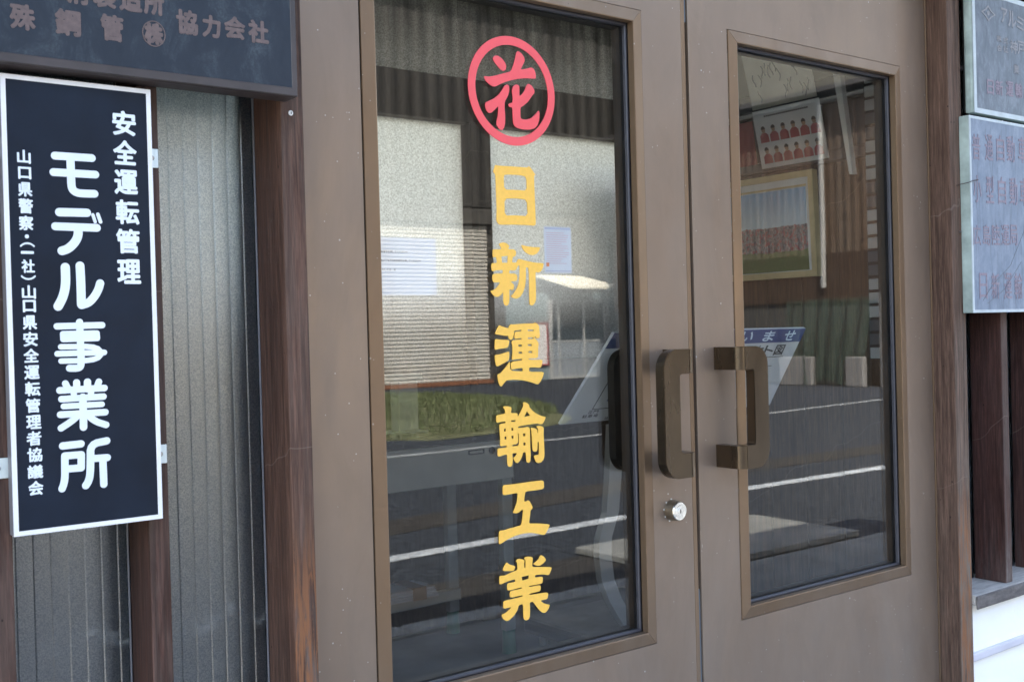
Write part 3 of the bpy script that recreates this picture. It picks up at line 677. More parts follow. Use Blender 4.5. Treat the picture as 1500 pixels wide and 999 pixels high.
# ---------------- lettering on the left glass
DATA = {"G":{"hana":[[[10363,16835],[10395,16876],[10459,16889],[10535,16857],[10598,16803],[10627,16745],[10615,16685],[10567,16655],[10516,16669],[10441,16732],[10379,16792]],[[10180,16521],[10200,16532],[10269,16530],[10397,16562],[10553,16616],[10698,16660],[10738,16707],[10787,16817],[10825,16937],[10846,17002],[10880,17013],[10945,16984],[10997,16928],[11006,16872],[10966,16808],[10910,16718],[11031,16749],[11134,16787],[11192,16763],[11225,16693],[11225,16615],[11174,16606],[11026,16597],[10892,16573],[10733,16533],[10548,16466],[10404,16392],[10340,16387],[10265,16423],[10203,16471]],[[10638,16452],[10672,16429],[10674,16356],[10645,16270],[10577,16170],[10569,16076],[10578,15952],[10573,15828],[10550,15753],[10510,15708],[10459,15718],[10404,15781],[10404,15843],[10435,15938],[10451,16094],[10379,16025],[10306,15967],[10262,15956],[10213,15988],[10187,16067],[10199,16119],[10256,16146],[10359,16194],[10464,16271],[10531,16351],[10578,16424]],[[10809,16472],[10862,16467],[10880,16442],[10877,16285],[10937,16333],[10987,16391],[11035,16491],[11071,16514],[11143,16483],[11191,16414],[11185,16371],[11137,16324],[11053,16220],[10957,16147],[10889,16108],[10886,15941],[10923,15923],[11003,15925],[11111,15958],[11209,16040],[11265,16100],[11285,16064],[11273,15946],[11238,15858],[11173,15799],[11078,15770],[10918,15759],[10799,15776],[10743,15823],[10731,15926],[10731,16092],[10666,16096],[10649,16129],[10673,16153],[10726,16169],[10743,16218],[10738,16301],[10727,16362],[10750,16431]]],"nichi":[[[10355,15150],[10415,15141],[10729,15148],[10997,15151],[11037,15175],[11072,15147],[11163,15047],[11134,15021],[11137,14779],[11142,14501],[11145,14273],[11140,14229],[11101,14210],[11033,14217],[10698,14215],[10417,14201],[10378,14221],[10348,14269],[10361,14421],[10357,14681],[10356,14989],[10311,15040],[10332,15090]],[[10516,14999],[10615,15011],[10836,15017],[10975,15000],[10979,14775],[10745,14776],[10518,14766]],[[10520,14622],[10740,14638],[10974,14629],[10984,14363],[10731,14366],[10515,14354]]],"shin":[[[10384,13892],[10415,13913],[10469,13925],[10530,13916],[10570,13892],[10590,13865],[10568,13819],[10678,13821],[10712,13802],[10725,13775],[10716,13726],[10695,13701],[10657,13700],[10636,13606],[10730,13610],[10767,13675],[10943,13637],[11126,13612],[11290,13609],[11274,13542],[11243,13491],[11199,13457],[11156,13451],[11110,13465],[11112,13200],[11108,13011],[11083,12961],[11046,12923],[11010,12914],[10976,12934],[10971,13001],[10978,13521],[10915,13544],[10913,13376],[10895,13244],[10849,13133],[10784,13056],[10706,13026],[10638,13040],[10595,13065],[10661,13122],[10726,13199],[10764,13287],[10784,13397],[10789,13551],[10770,13571],[10744,13540],[10715,13490],[10666,13478],[10577,13486],[10573,13430],[10685,13431],[10726,13413],[10736,13375],[10726,13325],[10702,13309],[10596,13303],[10659,13259],[10668,13232],[10649,13177],[10621,13158],[10570,13188],[10563,12980],[10538,12931],[10501,12915],[10463,12932],[10444,12981],[10446,13139],[10401,13090],[10346,13059],[10298,13057],[10239,13095],[10194,13152],[10269,13171],[10337,13220],[10394,13290],[10272,13284],[10244,13311],[10238,13370],[10252,13414],[10290,13427],[10450,13432],[10452,13487],[10306,13476],[10258,13459],[10232,13478],[10225,13543],[10240,13592],[10343,13597],[10326,13691],[10269,13682],[10257,13705],[10262,13792],[10276,13812],[10432,13815],[10419,13850]],[[10428,13698],[10557,13712],[10547,13604],[10438,13600]],[[10833,13896],[10923,13879],[11064,13866],[11223,13868],[11204,13814],[11152,13763],[11087,13734],[11003,13737],[10920,13774],[10865,13823]]],"un":[[[10347,12614],[10404,12589],[10530,12556],[10547,12594],[10583,12623],[10617,12618],[10825,12628],[11043,12626],[11079,12644],[11128,12617],[11162,12572],[11158,12533],[11166,12477],[11168,12416],[11149,12388],[11105,12378],[11078,12401],[11067,12424],[11053,12396],[11104,12351],[11139,12305],[11124,12200],[11119,12061],[10918,12062],[10928,12040],[11194,12032],[11207,12007],[11191,11941],[11168,11910],[11139,11902],[11047,11913],[10924,11916],[10925,11846],[11237,11833],[11206,11750],[11153,11675],[11109,11638],[11080,11636],[10961,11678],[10794,11716],[10615,11734],[10464,11732],[10408,11684],[10359,11635],[10332,11650],[10301,11727],[10288,11831],[10352,11849],[10429,11917],[10507,11990],[10540,12032],[10540,11881],[10799,11857],[10798,11915],[10690,11911],[10562,11894],[10562,12020],[10791,12039],[10792,12061],[10667,12060],[10584,12047],[10588,12096],[10601,12150],[10603,12282],[10587,12331],[10601,12364],[10789,12375],[10789,12397],[10643,12381],[10654,12499],[10793,12507],[10794,12529],[10644,12518],[10637,12467],[10624,12423],[10602,12380],[10565,12370],[10534,12390],[10519,12442],[10501,12435],[10393,12450],[10259,12470],[10295,12539]],[[10920,12527],[11044,12526],[11043,12504],[10922,12505]],[[10918,12401],[11031,12401],[11034,12378],[10920,12374]],[[10719,12291],[10796,12291],[10794,12261],[10721,12258]],[[10914,12292],[10999,12292],[10998,12263],[10915,12264]],[[10722,12177],[10796,12178],[10795,12146],[10723,12146]],[[10922,12181],[11001,12180],[11000,12150],[10922,12151]],[[10269,12394],[10377,12380],[10533,12373],[10539,12338],[10523,12284],[10495,12246],[10426,12241],[10331,12233],[10261,12221],[10249,12248],[10258,12356]],[[10248,12140],[10356,12150],[10451,12172],[10527,12188],[10535,12152],[10528,12082],[10508,12044],[10432,12009],[10350,11980],[10289,11957],[10266,11978],[10251,12054]]],"yu":[[[10382,11306],[10409,11323],[10477,11316],[10538,11300],[10547,11274],[10531,11204],[10645,11198],[10668,11184],[10670,11129],[10735,11212],[10794,11302],[10786,11352],[10810,11364],[10866,11347],[10907,11312],[10912,11278],[10974,11213],[11057,11158],[11155,11116],[11248,11095],[11217,11035],[11172,10985],[11122,10984],[11073,11001],[10896,10997],[10756,10989],[10700,10984],[10668,10975],[10671,10953],[10782,10954],[10874,10960],[10901,10941],[10910,10902],[10906,10670],[10914,10492],[10901,10399],[10868,10377],[10833,10389],[10823,10423],[10815,10558],[10758,10556],[10739,10497],[10695,10435],[10646,10395],[10611,10404],[10578,10445],[10562,10491],[10601,10507],[10644,10558],[10534,10561],[10547,10470],[10539,10389],[10513,10353],[10483,10347],[10452,10364],[10440,10404],[10435,10557],[10343,10545],[10275,10530],[10251,10551],[10251,10638],[10265,10661],[10435,10666],[10432,10693],[10361,10696],[10314,10689],[10305,10720],[10313,10806],[10302,10959],[10302,11035],[10326,11046],[10425,11053],[10423,11080],[10333,11078],[10259,11068],[10242,11093],[10245,11169],[10263,11191],[10426,11202],[10421,11255],[10408,11277]],[[10659,10879],[10685,10853],[10683,10673],[10540,10670],[10539,10695],[10632,10701],[10664,10734],[10661,10822]],[[10535,11089],[10637,11085],[10613,11061],[10534,11064]],[[10858,11215],[10929,11139],[10799,11124]],[[10388,10965],[10427,10966],[10426,10919],[10389,10920]],[[10534,10969],[10572,10968],[10574,10922],[10535,10922]],[[10393,10841],[10431,10840],[10432,10793],[10394,10793]],[[10534,10842],[10574,10841],[10575,10796],[10536,10796]],[[10765,10860],[10814,10861],[10814,10815],[10768,10816]],[[10769,10712],[10813,10711],[10813,10664],[10770,10665]],[[10933,10928],[10943,10940],[11021,10925],[11062,10896],[11063,10846],[11079,10836],[11084,10911],[11052,10941],[11061,10957],[11121,10958],[11178,10940],[11199,10914],[11190,10803],[11197,10646],[11199,10466],[11174,10402],[11123,10362],[11065,10356],[11023,10376],[10997,10429],[10980,10486],[11070,10491],[11089,10510],[11091,10699],[11063,10703],[11055,10591],[11043,10553],[11001,10545],[10966,10559],[10953,10599],[10951,10755],[10945,10877]]],"kou":[[[10361,10075],[10490,10067],[10683,10069],[10921,10071],[11134,10068],[11169,10046],[11170,9950],[11143,9925],[11001,9921],[10787,9925],[10766,9856],[10750,9772],[10795,9759],[10834,9777],[10861,9762],[10901,9702],[10924,9650],[10906,9624],[10880,9611],[10863,9513],[10838,9400],[11011,9381],[11274,9333],[11244,9276],[11191,9204],[11154,9178],[11104,9184],[10977,9223],[10837,9251],[10683,9255],[10531,9237],[10379,9197],[10249,9145],[10229,9164],[10237,9330],[10256,9363],[10344,9358],[10426,9371],[10563,9380],[10681,9393],[10704,9467],[10735,9628],[10706,9643],[10647,9606],[10584,9594],[10519,9612],[10559,9671],[10611,9775],[10634,9920],[10499,9917],[10362,9910],[10329,9929],[10333,10046]]],"gyou":[[[10374,8845],[10407,8810],[10474,8781],[10529,8762],[10539,8739],[10513,8699],[10485,8687],[10288,8715],[10308,8779]],[[11052,8845],[11076,8855],[11128,8825],[11162,8784],[11168,8755],[11109,8714],[11044,8690],[10988,8695],[10939,8715],[10907,8738],[10962,8763],[11022,8799]],[[10556,8831],[10580,8856],[10622,8863],[10690,8844],[10727,8820],[10726,8793],[10716,8772],[10720,8700],[10748,8696],[10755,8816],[10725,8846],[10740,8868],[10796,8873],[10866,8859],[10900,8834],[10892,8790],[10877,8691],[11086,8661],[11290,8630],[11267,8566],[11222,8506],[11111,8537],[10943,8555],[10928,8513],[11074,8505],[11097,8486],[11089,8410],[11063,8394],[10935,8393],[10808,8399],[10810,8377],[11012,8374],[11040,8365],[11049,8338],[11042,8294],[11016,8273],[10807,8272],[10806,8248],[11158,8234],[11189,8222],[11200,8196],[11183,8137],[11161,8122],[11032,8123],[11095,8070],[11165,8039],[11230,8020],[11199,7960],[11154,7918],[11111,7907],[11068,7919],[11006,7972],[10938,8056],[10877,8133],[10809,8126],[10816,8005],[10805,7896],[10776,7860],[10727,7853],[10692,7873],[10680,7919],[10682,8128],[10590,8124],[10553,8040],[10488,7975],[10404,7925],[10349,7911],[10303,7930],[10263,7972],[10242,8030],[10341,8050],[10452,8118],[10289,8117],[10279,8154],[10290,8233],[10333,8240],[10677,8248],[10675,8270],[10423,8268],[10416,8337],[10433,8376],[10668,8378],[10666,8400],[10386,8388],[10366,8411],[10372,8508],[10536,8506],[10528,8551],[10398,8542],[10227,8509],[10219,8543],[10225,8635],[10245,8648],[10333,8639],[10443,8666],[10588,8687],[10582,8803]],[[10660,8566],[10814,8568],[10805,8514],[10675,8503]]]},"S":{"mo":[[89,[[3452,14639],[3859,14642]]],[89,[[3432,14451],[3893,14453]]],[90,[[3620,14612],[3622,14439],[3621,14307],[3636,14257],[3684,14229],[3754,14225],[3877,14229]]]],"de":[[96,[[3482,13999],[3785,14005]]],[91,[[3434,13836],[3892,13835]]],[37,[[3852,13985],[3876,13904]]],[41,[[3909,13993],[3937,13906]]],[99,[[3679,13809],[3684,13762],[3664,13695],[3616,13628],[3556,13579],[3497,13559]]]],"ru":[[101,[[3528,13372],[3529,13213],[3516,13110],[3486,13016],[3437,12927]]],[99,[[3691,13391],[3695,13214],[3694,12949]]],[93,[[3696,12940],[3775,12963],[3842,13034],[3891,13120],[3912,13191]]]],"ji":[[74,[[3418,12700],[3920,12705]]],[80,[[3667,12743],[3671,12483],[3674,12271],[3659,12224],[3617,12214],[3542,12219]]],[66,[[3482,12613],[3857,12613],[3859,12553],[3481,12551],[3480,12613]]],[62,[[3452,12466],[3893,12461],[3892,12298],[3451,12304]]],[66,[[3413,12388],[3934,12387]]]],"go":[[77,[[3427,11971],[3924,11973]]],[74,[[3444,11871],[3911,11874]]],[67,[[3465,11787],[3890,11785]]],[77,[[3426,11695],[3926,11691]]],[74,[[3490,12047],[3512,11996]]],[78,[[3614,12051],[3613,11977]]],[82,[[3735,12052],[3733,11971]]],[75,[[3863,12049],[3840,11986]]],[67,[[3575,11958],[3583,11880]]],[68,[[3777,11954],[3761,11876]]],[84,[[3677,11881],[3677,11704],[3675,11535]]],[76,[[3625,11679],[3548,11614],[3428,11542]]],[77,[[3721,11673],[3815,11588],[3929,11544]]]],"sho":[[84,[[3442,11338],[3642,11345]]],[82,[[3461,11223],[3642,11221],[3637,11070],[3457,11072],[3461,11223]]],[82,[[3457,11072],[3454,10970],[3440,10902],[3420,10853]]],[86,[[3931,11357],[3748,11332],[3743,11139],[3734,10981],[3713,10904],[3682,10862]]],[83,[[3755,11165],[3933,11161]]],[83,[[3882,11142],[3884,10855]]]]},"W":[["安",0.4245,1.5081,0.0276,0.0291],["全",0.4245,1.4736,0.0276,0.0291],["運",0.4248,1.4388,0.0276,0.0291],["転",0.4254,1.4035,0.0277,0.0291],["管",0.425,1.369,0.0277,0.0291],["理",0.4252,1.3332,0.0277,0.0291],["山",0.312,1.4603,0.0144,0.0153],["口",0.3123,1.4421,0.0137,0.0138],["県",0.3123,1.4238,0.0151,0.0161],["警",0.3124,1.4052,0.0155,0.0168],["察",0.3123,1.3863,0.0155,0.0164],["・",0.3126,1.3712,0.0043,0.0046],["︵",0.3129,1.3619,0.0158,0.0054],["一",0.3126,1.3532,0.0137,0.0031],["社",0.313,1.3379,0.014,0.0153],["︶",0.3129,1.3251,0.0158,0.0054],["山",0.3129,1.3089,0.0148,0.0153],["口",0.313,1.2932,0.0137,0.0138],["県",0.313,1.2748,0.0151,0.0161],["安",0.3132,1.2562,0.0155,0.0165],["全",0.3134,1.2378,0.0162,0.0157],["運",0.3136,1.219,0.0162,0.0157],["転",0.3138,1.2004,0.0162,0.0161],["管",0.3136,1.1817,0.0155,0.0161],["理",0.3139,1.1632,0.0159,0.0157],["者",0.3137,1.1448,0.0159,0.0161],["協",0.314,1.1264,0.0159,0.0157],["議",0.314,1.1074,0.0166,0.0153],["会",0.3141,1.0889,0.0159,0.0161]],"T":[["殊",0.3102,1.611,0.0269,0.0286],["鋼",0.3583,1.6122,0.0282,0.0301],["管",0.4072,1.6132,0.0265,0.0308],["協",0.4969,1.633,0.0271,0.0297],["力",0.5274,1.6325,0.0235,0.0276],["会",0.5575,1.6353,0.0277,0.028],["社",0.5889,1.6347,0.0276,0.0292],["府",0.3712,1.649,0.0256,0.0295],["製",0.3997,1.6498,0.0263,0.0299],["造",0.4298,1.6504,0.0271,0.0304],["所",0.4571,1.6508,0.0245,0.0308]],"cc":["株",0.456,1.6135,0.0277,0.0283],"R1":[["ア",2.4202,1.9392,0.0269,0.0344],["ル",2.4541,1.9359,0.0365,0.0394],["ミ",2.4907,1.9315,0.034,0.0318],["株",2.3965,1.8833,0.0207,0.014],["式",2.4247,1.8825,0.021,0.0156],["会",2.3966,1.8625,0.0207,0.0155],["社",2.4239,1.8634,0.021,0.0156],["神",2.4595,1.8732,0.0335,0.03],["戸",2.4937,1.875,0.0341,0.0318],["日",2.3538,1.7694,0.029,0.0338],["新",2.3916,1.7723,0.0325,0.0341],["運",2.4372,1.7747,0.0332,0.0345],["輸",2.4782,1.7756,0.0339,0.0348],["業",2.4693,1.8236,0.0245,0.0221]],"R2":[["普",2.2894,1.6306,0.0323,0.0574],["通",2.3418,1.633,0.0331,0.0582],["自",2.3908,1.6351,0.0339,0.0589],["動",2.4361,1.6368,0.0347,0.0595],["車",2.4874,1.639,0.0356,0.0603],["小",2.2899,1.5377,0.0323,0.0604],["型",2.3423,1.5389,0.0332,0.0612],["自",2.3937,1.54,0.034,0.062],["動",2.444,1.5409,0.0348,0.0628],["車",2.4905,1.5417,0.0356,0.0635],["広",2.2833,1.4358,0.0322,0.0452],["島",2.3241,1.4371,0.0329,0.0457],["陸",2.3634,1.4384,0.0335,0.0461],["運",2.4035,1.4397,0.0342,0.0466],["局",2.4396,1.4408,0.0348,0.047],["日",2.3055,1.3237,0.0326,0.0576],["新",2.3561,1.3239,0.0334,0.0583],["運",2.4104,1.3241,0.0343,0.0591],["輸",2.4563,1.3243,0.0351,0.0597]],"dia":[["D",2.3515,1.9337,0.0607,0.0369]]}
YL = .0198
for k in ('nichi', 'shin', 'un', 'yu', 'kou', 'gyou'):
    link('gold_character', curve_mesh('gold_character', DATA['G'][k], YL-.0008, .0012), M['gold'], DL)
link('red_flower_character', curve_mesh('red_flower_character', DATA['G']['hana'], YL-.0008, .0012), M['red_paint'], DL)['label'] = 'red brush-style flower character inside the ring'
def circle(cx, cz, r, n=72): return [(cx+r*math.cos(2*math.pi*k/n), cz+r*math.sin(2*math.pi*k/n)) for k in range(n)]
link('red_ring', curve_mesh('red_ring', [circle(10741, 16357, 873), circle(10741, 16357, 734)], YL-.0008, .0012, False), M['red_paint'], DL)

# ---------------- white edged navy sign
def signbox(root, x0, x1, y0, y1, z0, z1, face, side, rimmat, rim, bev=.0015):
    part('sign_panel', B(x0, x1, y0+.0012, y1, z0, z1, bev, 2), side, root)
    part('sign_face', B(x0+rim, x1-rim, y0, y0+.001, z0+rim, z1-rim), face, root)
    part('sign_border', ring(bmesh.new(), x0+.0002, x1-.0002, z0+.0002, z1-.0002, x0+rim, x1-rim, z0+rim, z1-rim, y0-.0005, y0+.001), rimmat, root)
S1 = empty('shop_sign', (.373, -.06, 1.037), 'narrow navy sign with white border and white safe driving lettering, on the left timber battens', 'sign')
signbox(S1, .2895, .4570, -.0705, -.052, 1.037, 1.5515, M['navy'], M['side_grey'], M['white_edge'], .0055)
def stroke_char(strokes, y):
    bm = bmesh.new()
    flat = []
    for w, pts in strokes:       # a closed loop is drawn as separate round-ended strokes
        if len(pts) > 3 and math.dist(pts[0], pts[-1]) < 40: flat += [(w, [pts[i], pts[i+1]]) for i in range(len(pts)-1)]
        else: flat.append((w, pts))
    for si, (w, pts) in enumerate(flat):
        r = w*.5e-4; P = [Vector((x*1e-4, 0, z*1e-4)) for x, z in pts]
        # smooth bends
        for _ in range(2):
            if len(P) > 2:
                q = [P[0]]
                for a, b in zip(P, P[1:]): q += [a.lerp(b, .25), a.lerp(b, .75)]
                P = q + [P[-1]]
        L, Rr = [], []
        for i, p in enumerate(P):
            t = (P[min(i+1, len(P)-1)] - P[max(i-1, 0)]).normalized(); nrm = Vector((-t.z, 0, t.x))*r
            L.append(p+nrm); Rr.append(p-nrm)
        t0, t1 = (P[1]-P[0]).normalized(), (P[-1]-P[-2]).normalized(); n0, n1 = Vector((-t0.z, 0, t0.x)), Vector((-t1.z, 0, t1.x))
        cap = lambda c, t, n_, s: [c + (n_*math.cos(R(a))*s + t*math.sin(R(a)))*r for a in range(15, 180, 15)]
        yy = y - .00006*si
        vL = [bm.verts.new((v.x, yy, v.z)) for v in L]; vR = [bm.verts.new((v.x, yy, v.z)) for v in Rr]
        for i in range(len(P)-1):
            try: bm.faces.new((vL[i], vL[i+1], vR[i+1], vR[i]))
            except ValueError: pass
        e1 = [bm.verts.new((v.x, yy, v.z)) for v in cap(P[-1], t1, n1, 1)]; bm.faces.new([vL[-1]]+e1+[vR[-1]])
        e0 = [bm.verts.new((v.x, yy, v.z)) for v in cap(P[0], -t0, n0, 1)]; bm.faces.new([vL[0]]+e0+[vR[0]])
    solidify(bm, (0, .0004, 0))
    return bm
for k in ('mo', 'de', 'ru', 'ji', 'go', 'sho'): part('white_character', stroke_char(DATA['S'][k], -.0714), M['white_letter'], S1)
for i, (ch, x, z, w, h) in enumerate(DATA['W']):
    bm = bmesh.new(); put_glyph(bm, ch, (x, -.0711, z), w, h, bold=.030 if i < 6 else (.030 if h > .01 else .015)); solidify(bm, (0, .0004, 0)); part('white_character', bm, M['white_letter'], S1)
for bx_, bz in ((.448, 1.4735), (.448, 1.112), (.274, 1.112), (.274, 1.4735)):
    b = part('bracket', B(bx_, bx_+.0245, -.0475, -.0455, bz-.0115, bz+.0115, .0004), M['bracket'], S1)
    part('screw', cyl(bmesh.new(), (bx_+(.0165 if bx_ > .4 else .006), -.0478, bz), (0, -1, 0), .0032, .001, 12, .0024), M['steel'], b)

# ---------------- dark sign above
S2 = empty('shop_sign', (.1, -.08, 1.555), 'large weathered blue-black enamel sign with faded mauve lettering above the navy sign', 'sign')
x0, x1, z0, z1 = -.62, .6415, 1.5585, 1.90
part('sign_panel', B(x0, x1, -.0895, -.054, z0, z1, .003, 2), M['sign_dark_rim'], S2)
part('sign_border', ring(bmesh.new(), x0+.001, x1-.001, z0+.001, z1-.001, x0+.0105, x1-.0085, z0+.0115, z1-.0115, -.0915, -.0893, .0006), M['sign_dark_rim'], S2)
part('sign_face', B(x0+.0105, x1-.0085, -.0908, -.0892, z0+.0115, z1-.0115), M['sign_dark'], S2)
for ch, x, z, w, h in DATA['T']:
    bm = bmesh.new(); put_glyph(bm, ch, (x, -.0914, z), w, h, bold=.040); solidify(bm, (0, .0004, 0)); part('mauve_character', bm, M['sign_dark_text'], S2)
ch, x, z, w, h = DATA['cc']
bm = bmesh.new(); put_glyph(bm, ch, (x, -.0914, z), w*.84, h*.92, bold=.055); solidify(bm, (0, .0004, 0)); part('mauve_character', bm, M['sign_dark_text'], S2)
link('mauve_ring', curve_mesh('mauve_ring', [[(x*1e4+w*5000*math.cos(a*.13), z*1e4+h*5400*math.sin(a*.13)) for a in range(48)], [(x*1e4+w*4600*math.cos(a*.13), z*1e4+h*5000*math.sin(a*.13)) for a in range(48)]], -.0912, .0005, False), M['sign_dark_text'], S2)
S2b = part('post_screw', cyl(bmesh.new(), (.6495, -.0515, 1.546), (0, -1, 0), .0036, .0014, 14, .0028), M['white_edge'], W)
part('screw_slot', B(.6488, .6502, -.0533, -.0530, 1.5445, 1.5475), M['black'], S2b)

# ---------------- right hand signs
S3 = empty('shop_sign', (2.7, -.06, 1.70), 'upper chalky blue-grey enamel sign with diamond emblem, right of the wooden post', 'sign')
signbox(S3, 2.286, 3.25, -.0755, -.053, 1.7065, 1.985, M['sign_right_a'], M['mint'], M['pale_rim'], .011, .006)
part('sign_backing', B(2.295, 3.24, -.052, -.046, 1.712, 1.98), M['black'], S3)
for i, (ch, x, z, w, h) in enumerate(DATA['R1']):
    bm = bmesh.new(); put_glyph(bm, ch, (x, -.0764, z), w, h, bold=.02); solidify(bm, (0, .0004, 0)); part('faded_character', bm, M['faded_pink'] if 9 <= i < 13 else M['faded_beige'], S3)
_, x, z, w, h = DATA['dia'][0]
dia = lambda s: [(x*1e4+w*5000*s*u*(.45 if d else 1), z*1e4+h*5000*s*v*(.45 if d else 1)) for (u, v, d) in ((1, 0, 0), (1, 1, 1), (0, 1, 0), (-1, 1, 1), (-1, 0, 0), (-1, -1, 1), (0, -1, 0), (1, -1, 1))]
dl = lambda s: [(x*1e4+w*5000*s*u, z*1e4+h*5000*s*v) for (u, v) in ((1, 0), (.42, .42), (0, 1), (-.42, .42), (-1, 0), (-.42, -.42), (0, -1), (.42, -.42))]
link('diamond_emblem', curve_mesh('diamond_emblem', [dl(1.0), dl(.74), [(x*1e4+w*5000*.2*math.cos(a*.314), z*1e4+h*5000*.27*math.sin(a*.314)) for a in range(20)]], -.0764, .0005, False), M['faded_beige'], S3)
part('fixing_strap', B(2.2748, 2.30, -.046, -.040, 1.806, 1.816, .001), M['sign_dark_rim'], S3)
S4 = empty('shop_sign', (2.7, -.06, 1.264), 'lower pale mottled enamel sign with rows of faded pink characters, right of the wooden post', 'sign')
signbox(S4, 2.262, 3.25, -.0755, -.0515, 1.2645, 1.6985, M['sign_right_b'], M['mint'], M['pale_rim'], .0065, .0015)
for ch, x, z, w, h in DATA['R2']:
    bm = bmesh.new(); put_glyph(bm, ch, (x, -.0764, z), w, h, bold=.004); solidify(bm, (0, .0004, 0)); part('faded_character', bm, M['faded_pink'], S4)
bm = bmesh.new()
tube(bm, [(2.30, -.0772, 1.29), (2.34, -.0772, 1.325), (2.42, -.0772, 1.37), (2.50, -.0772, 1.47)], .0003, 5); tube(bm, [(2.32, -.0772, 1.285), (2.39, -.0772, 1.315), (2.47, -.0772, 1.38)], .0003, 5)
part('scratch', bm, M['rack'], S4)
w_ = obj('wire_hook', tube(bmesh.new(), [(2.249, -.051, 1.546), (2.2495, -.060, 1.5475), (2.250, -.078, 1.549), (2.262, -.082, 1.5535), (2.286, -.080, 1.557)], [.0012, .0010, .0009, .0009, .0014], 7), simple('rusty_wire', (.06, .035, .03), .7))
tag(w_, 'short rusty wire from the right post over the lower pale sign', 'wire')
n_ = obj('nail', cyl(bmesh.new(), (2.255, -.0512, 1.444), (0, -1, 0), .0022, .006, 10), M['steel']); tag(n_, 'small dark nail in the right post beside the lower pale sign', 'nail')

# ---------------- inside the doors
# desk
D = empty('office_desk', (2.1, 2.2, .012), 'cream steel desk with black top and green feet seen through the left door', 'desk')
part('desk_top', B(1.36, 2.555, 1.985, 2.42, .838, .876, .003), M['desk_black'], D)
part('drawer_front', B(1.365, 2.55, 1.99, 2.005, .688, .837, .002), M['cream_metal'], D)
for yy in (2.0, 2.385):
    for xx in (1.37, 2.50): 
        lg = part('leg', B(xx, xx+.048, yy, yy+.03, .10, .687, .002), M['desk_leg'], D)
        part('foot', cyl(bmesh.new(), (xx+.024, yy+.015, .012), (0, 0, 1), .028, .088, 16, .024), M['green_foot'], lg)
part('card_slot', ring(bmesh.new(), 2.338, 2.410, .794, .811, 2.342, 2.406, .798, .807, 1.986, 1.99), M['rack'], D)
part('drawer_lock', cyl(bmesh.new(), (2.447, 1.99, .802), (0, -1, 0), .013, .006, 20), M['rack'], D)
part('foot_rail', B(1.42, 2.50, 2.30, 2.33, .17, .215, .002), M['desk_leg'], D)
N = empty('newspaper_bundle', (2.2, 2.315, .216), 'bundle of folded paper wrapped with brown tape on the desk foot rail', 'papers')
for k in range(4): part('sheet', B(2.0+k*.01, 2.36-k*.006, 2.25, 2.40, .216+k*.011, .226+k*.011, .002), M['paper'], N)
part('tape_band', B(2.24, 2.30, 2.244, 2.40, .2155, .265, .001), M['tape_brown'], N)
T = empty('paper_stand', (2.2, 2.2, .876), 'off-white T shaped stand on the black desk top', 'stand')
part('column', B(2.150, 2.238, 2.17, 2.23, .884, 1.075, .006, 2), M['stand_white'], T)
part('crossbar', B(1.90, 2.262, 2.165, 2.215, 1.072, 1.100, .012, 3), M['stand_white'], T)
part('stand_foot', B(2.12, 2.27, 2.15, 2.27, .8762, .883, .002), M['stand_white'], T)
# notice and poster on the frosted panes
P1 = empty('notice_sheet', (.87, .0255, 1.309), 'white printed notice taped inside at the left edge of the left door glass', 'notice')
part('paper_sheet', B(.8145, .9227, .0255, .0259, 1.3090, 1.3950), M['paper'], P1)
bm = bmesh.new(); text_line(bm, 'の内線番号を押してください。', (.820, .02535, 1.3735), .0039, .0034, bold=.01); text_line(bm, '器をあげて、そのまま番号を押してください。', (.820, .02535, 1.3605), .0037, .0034, bold=.01); text_line(bm, 'もしくは 営', (.829, .02535, 1.347), .0040, .0036)
part('printed_text', bm, M['ink'], P1)
P2 = empty('wall_poster', (1.165, .0256, 1.3456), 'small pale poster with blue head line, right of the gold characters on the left door', 'poster')
part('paper_sheet', B(1.1366, 1.1947, .0256, .0260, 1.3456, 1.4222), M['paper'], P2)
bm = bmesh.new(); box(bm, 1.1385, 1.193, .0252, .0255, 1.4175, 1.4205); box(bm, 1.1385, 1.193, .0252, .0255, 1.348, 1.3495); part('blue_line', bm, M['pale_blue'], P2)
part('orange_mark', B(1.140, 1.146, .0252, .0255, 1.356, 1.3625), M['orange_ink'], P2)
bm = bmesh.new()
for k in range(15): box(bm, 1.141, 1.141+random.uniform(.03, .049), .0252, .0255, 1.4115-.0036*k, 1.4122-.0036*k)
part('printed_text', bm, M['pink_ink'], P2)
# layout board resting at 45 degrees just behind the glass
LB = empty('layout_board', (1.55, .1, 1.08), 'slanted white layout board with blue welcome header behind the door handles', 'board')
p0 = Vector((1.275, .046, 1.243)); ex = Vector((.555, 0, 0)); ez = Vector((0, .098, -.162)); nn = Vector((0, -.163, -.125)).normalized()*-1
nn = ex.cross(ez).normalized(); nn = nn if nn.y < 0 else -nn
bc = [Vector((1.3778, 0.1235, 1.2425)), Vector((1.9384, 0.1247, 1.2405)), Vector((1.3274, 0.2280, 1.0711)), Vector((1.9384, 0.2280, 1.0711))]
def bp(u, v, off=0): return bc[0].lerp(bc[1], u).lerp(bc[2].lerp(bc[3], u), v) + nn*off
def bquad(bm, u0, u1, v0, v1, off, th=.0006): return hexa(bm, [bp(u0, v0, off), bp(u1, v0, off), bp(u1, v1, off), bp(u0, v1, off), bp(u0, v0, off-th), bp(u1, v0, off-th), bp(u1, v1, off-th), bp(u0, v1, off-th)])
part('board_panel', bquad(bmesh.new(), 0, 1, 0, 1, 0, .006), M['board_white'], LB)
part('blue_header', bquad(bmesh.new(), .0, 1, 0, .165, .0008), M['blue_ink'], LB)
upv = -ez.normalized(); rt = Vector((1, 0, 0))
bm = bmesh.new()
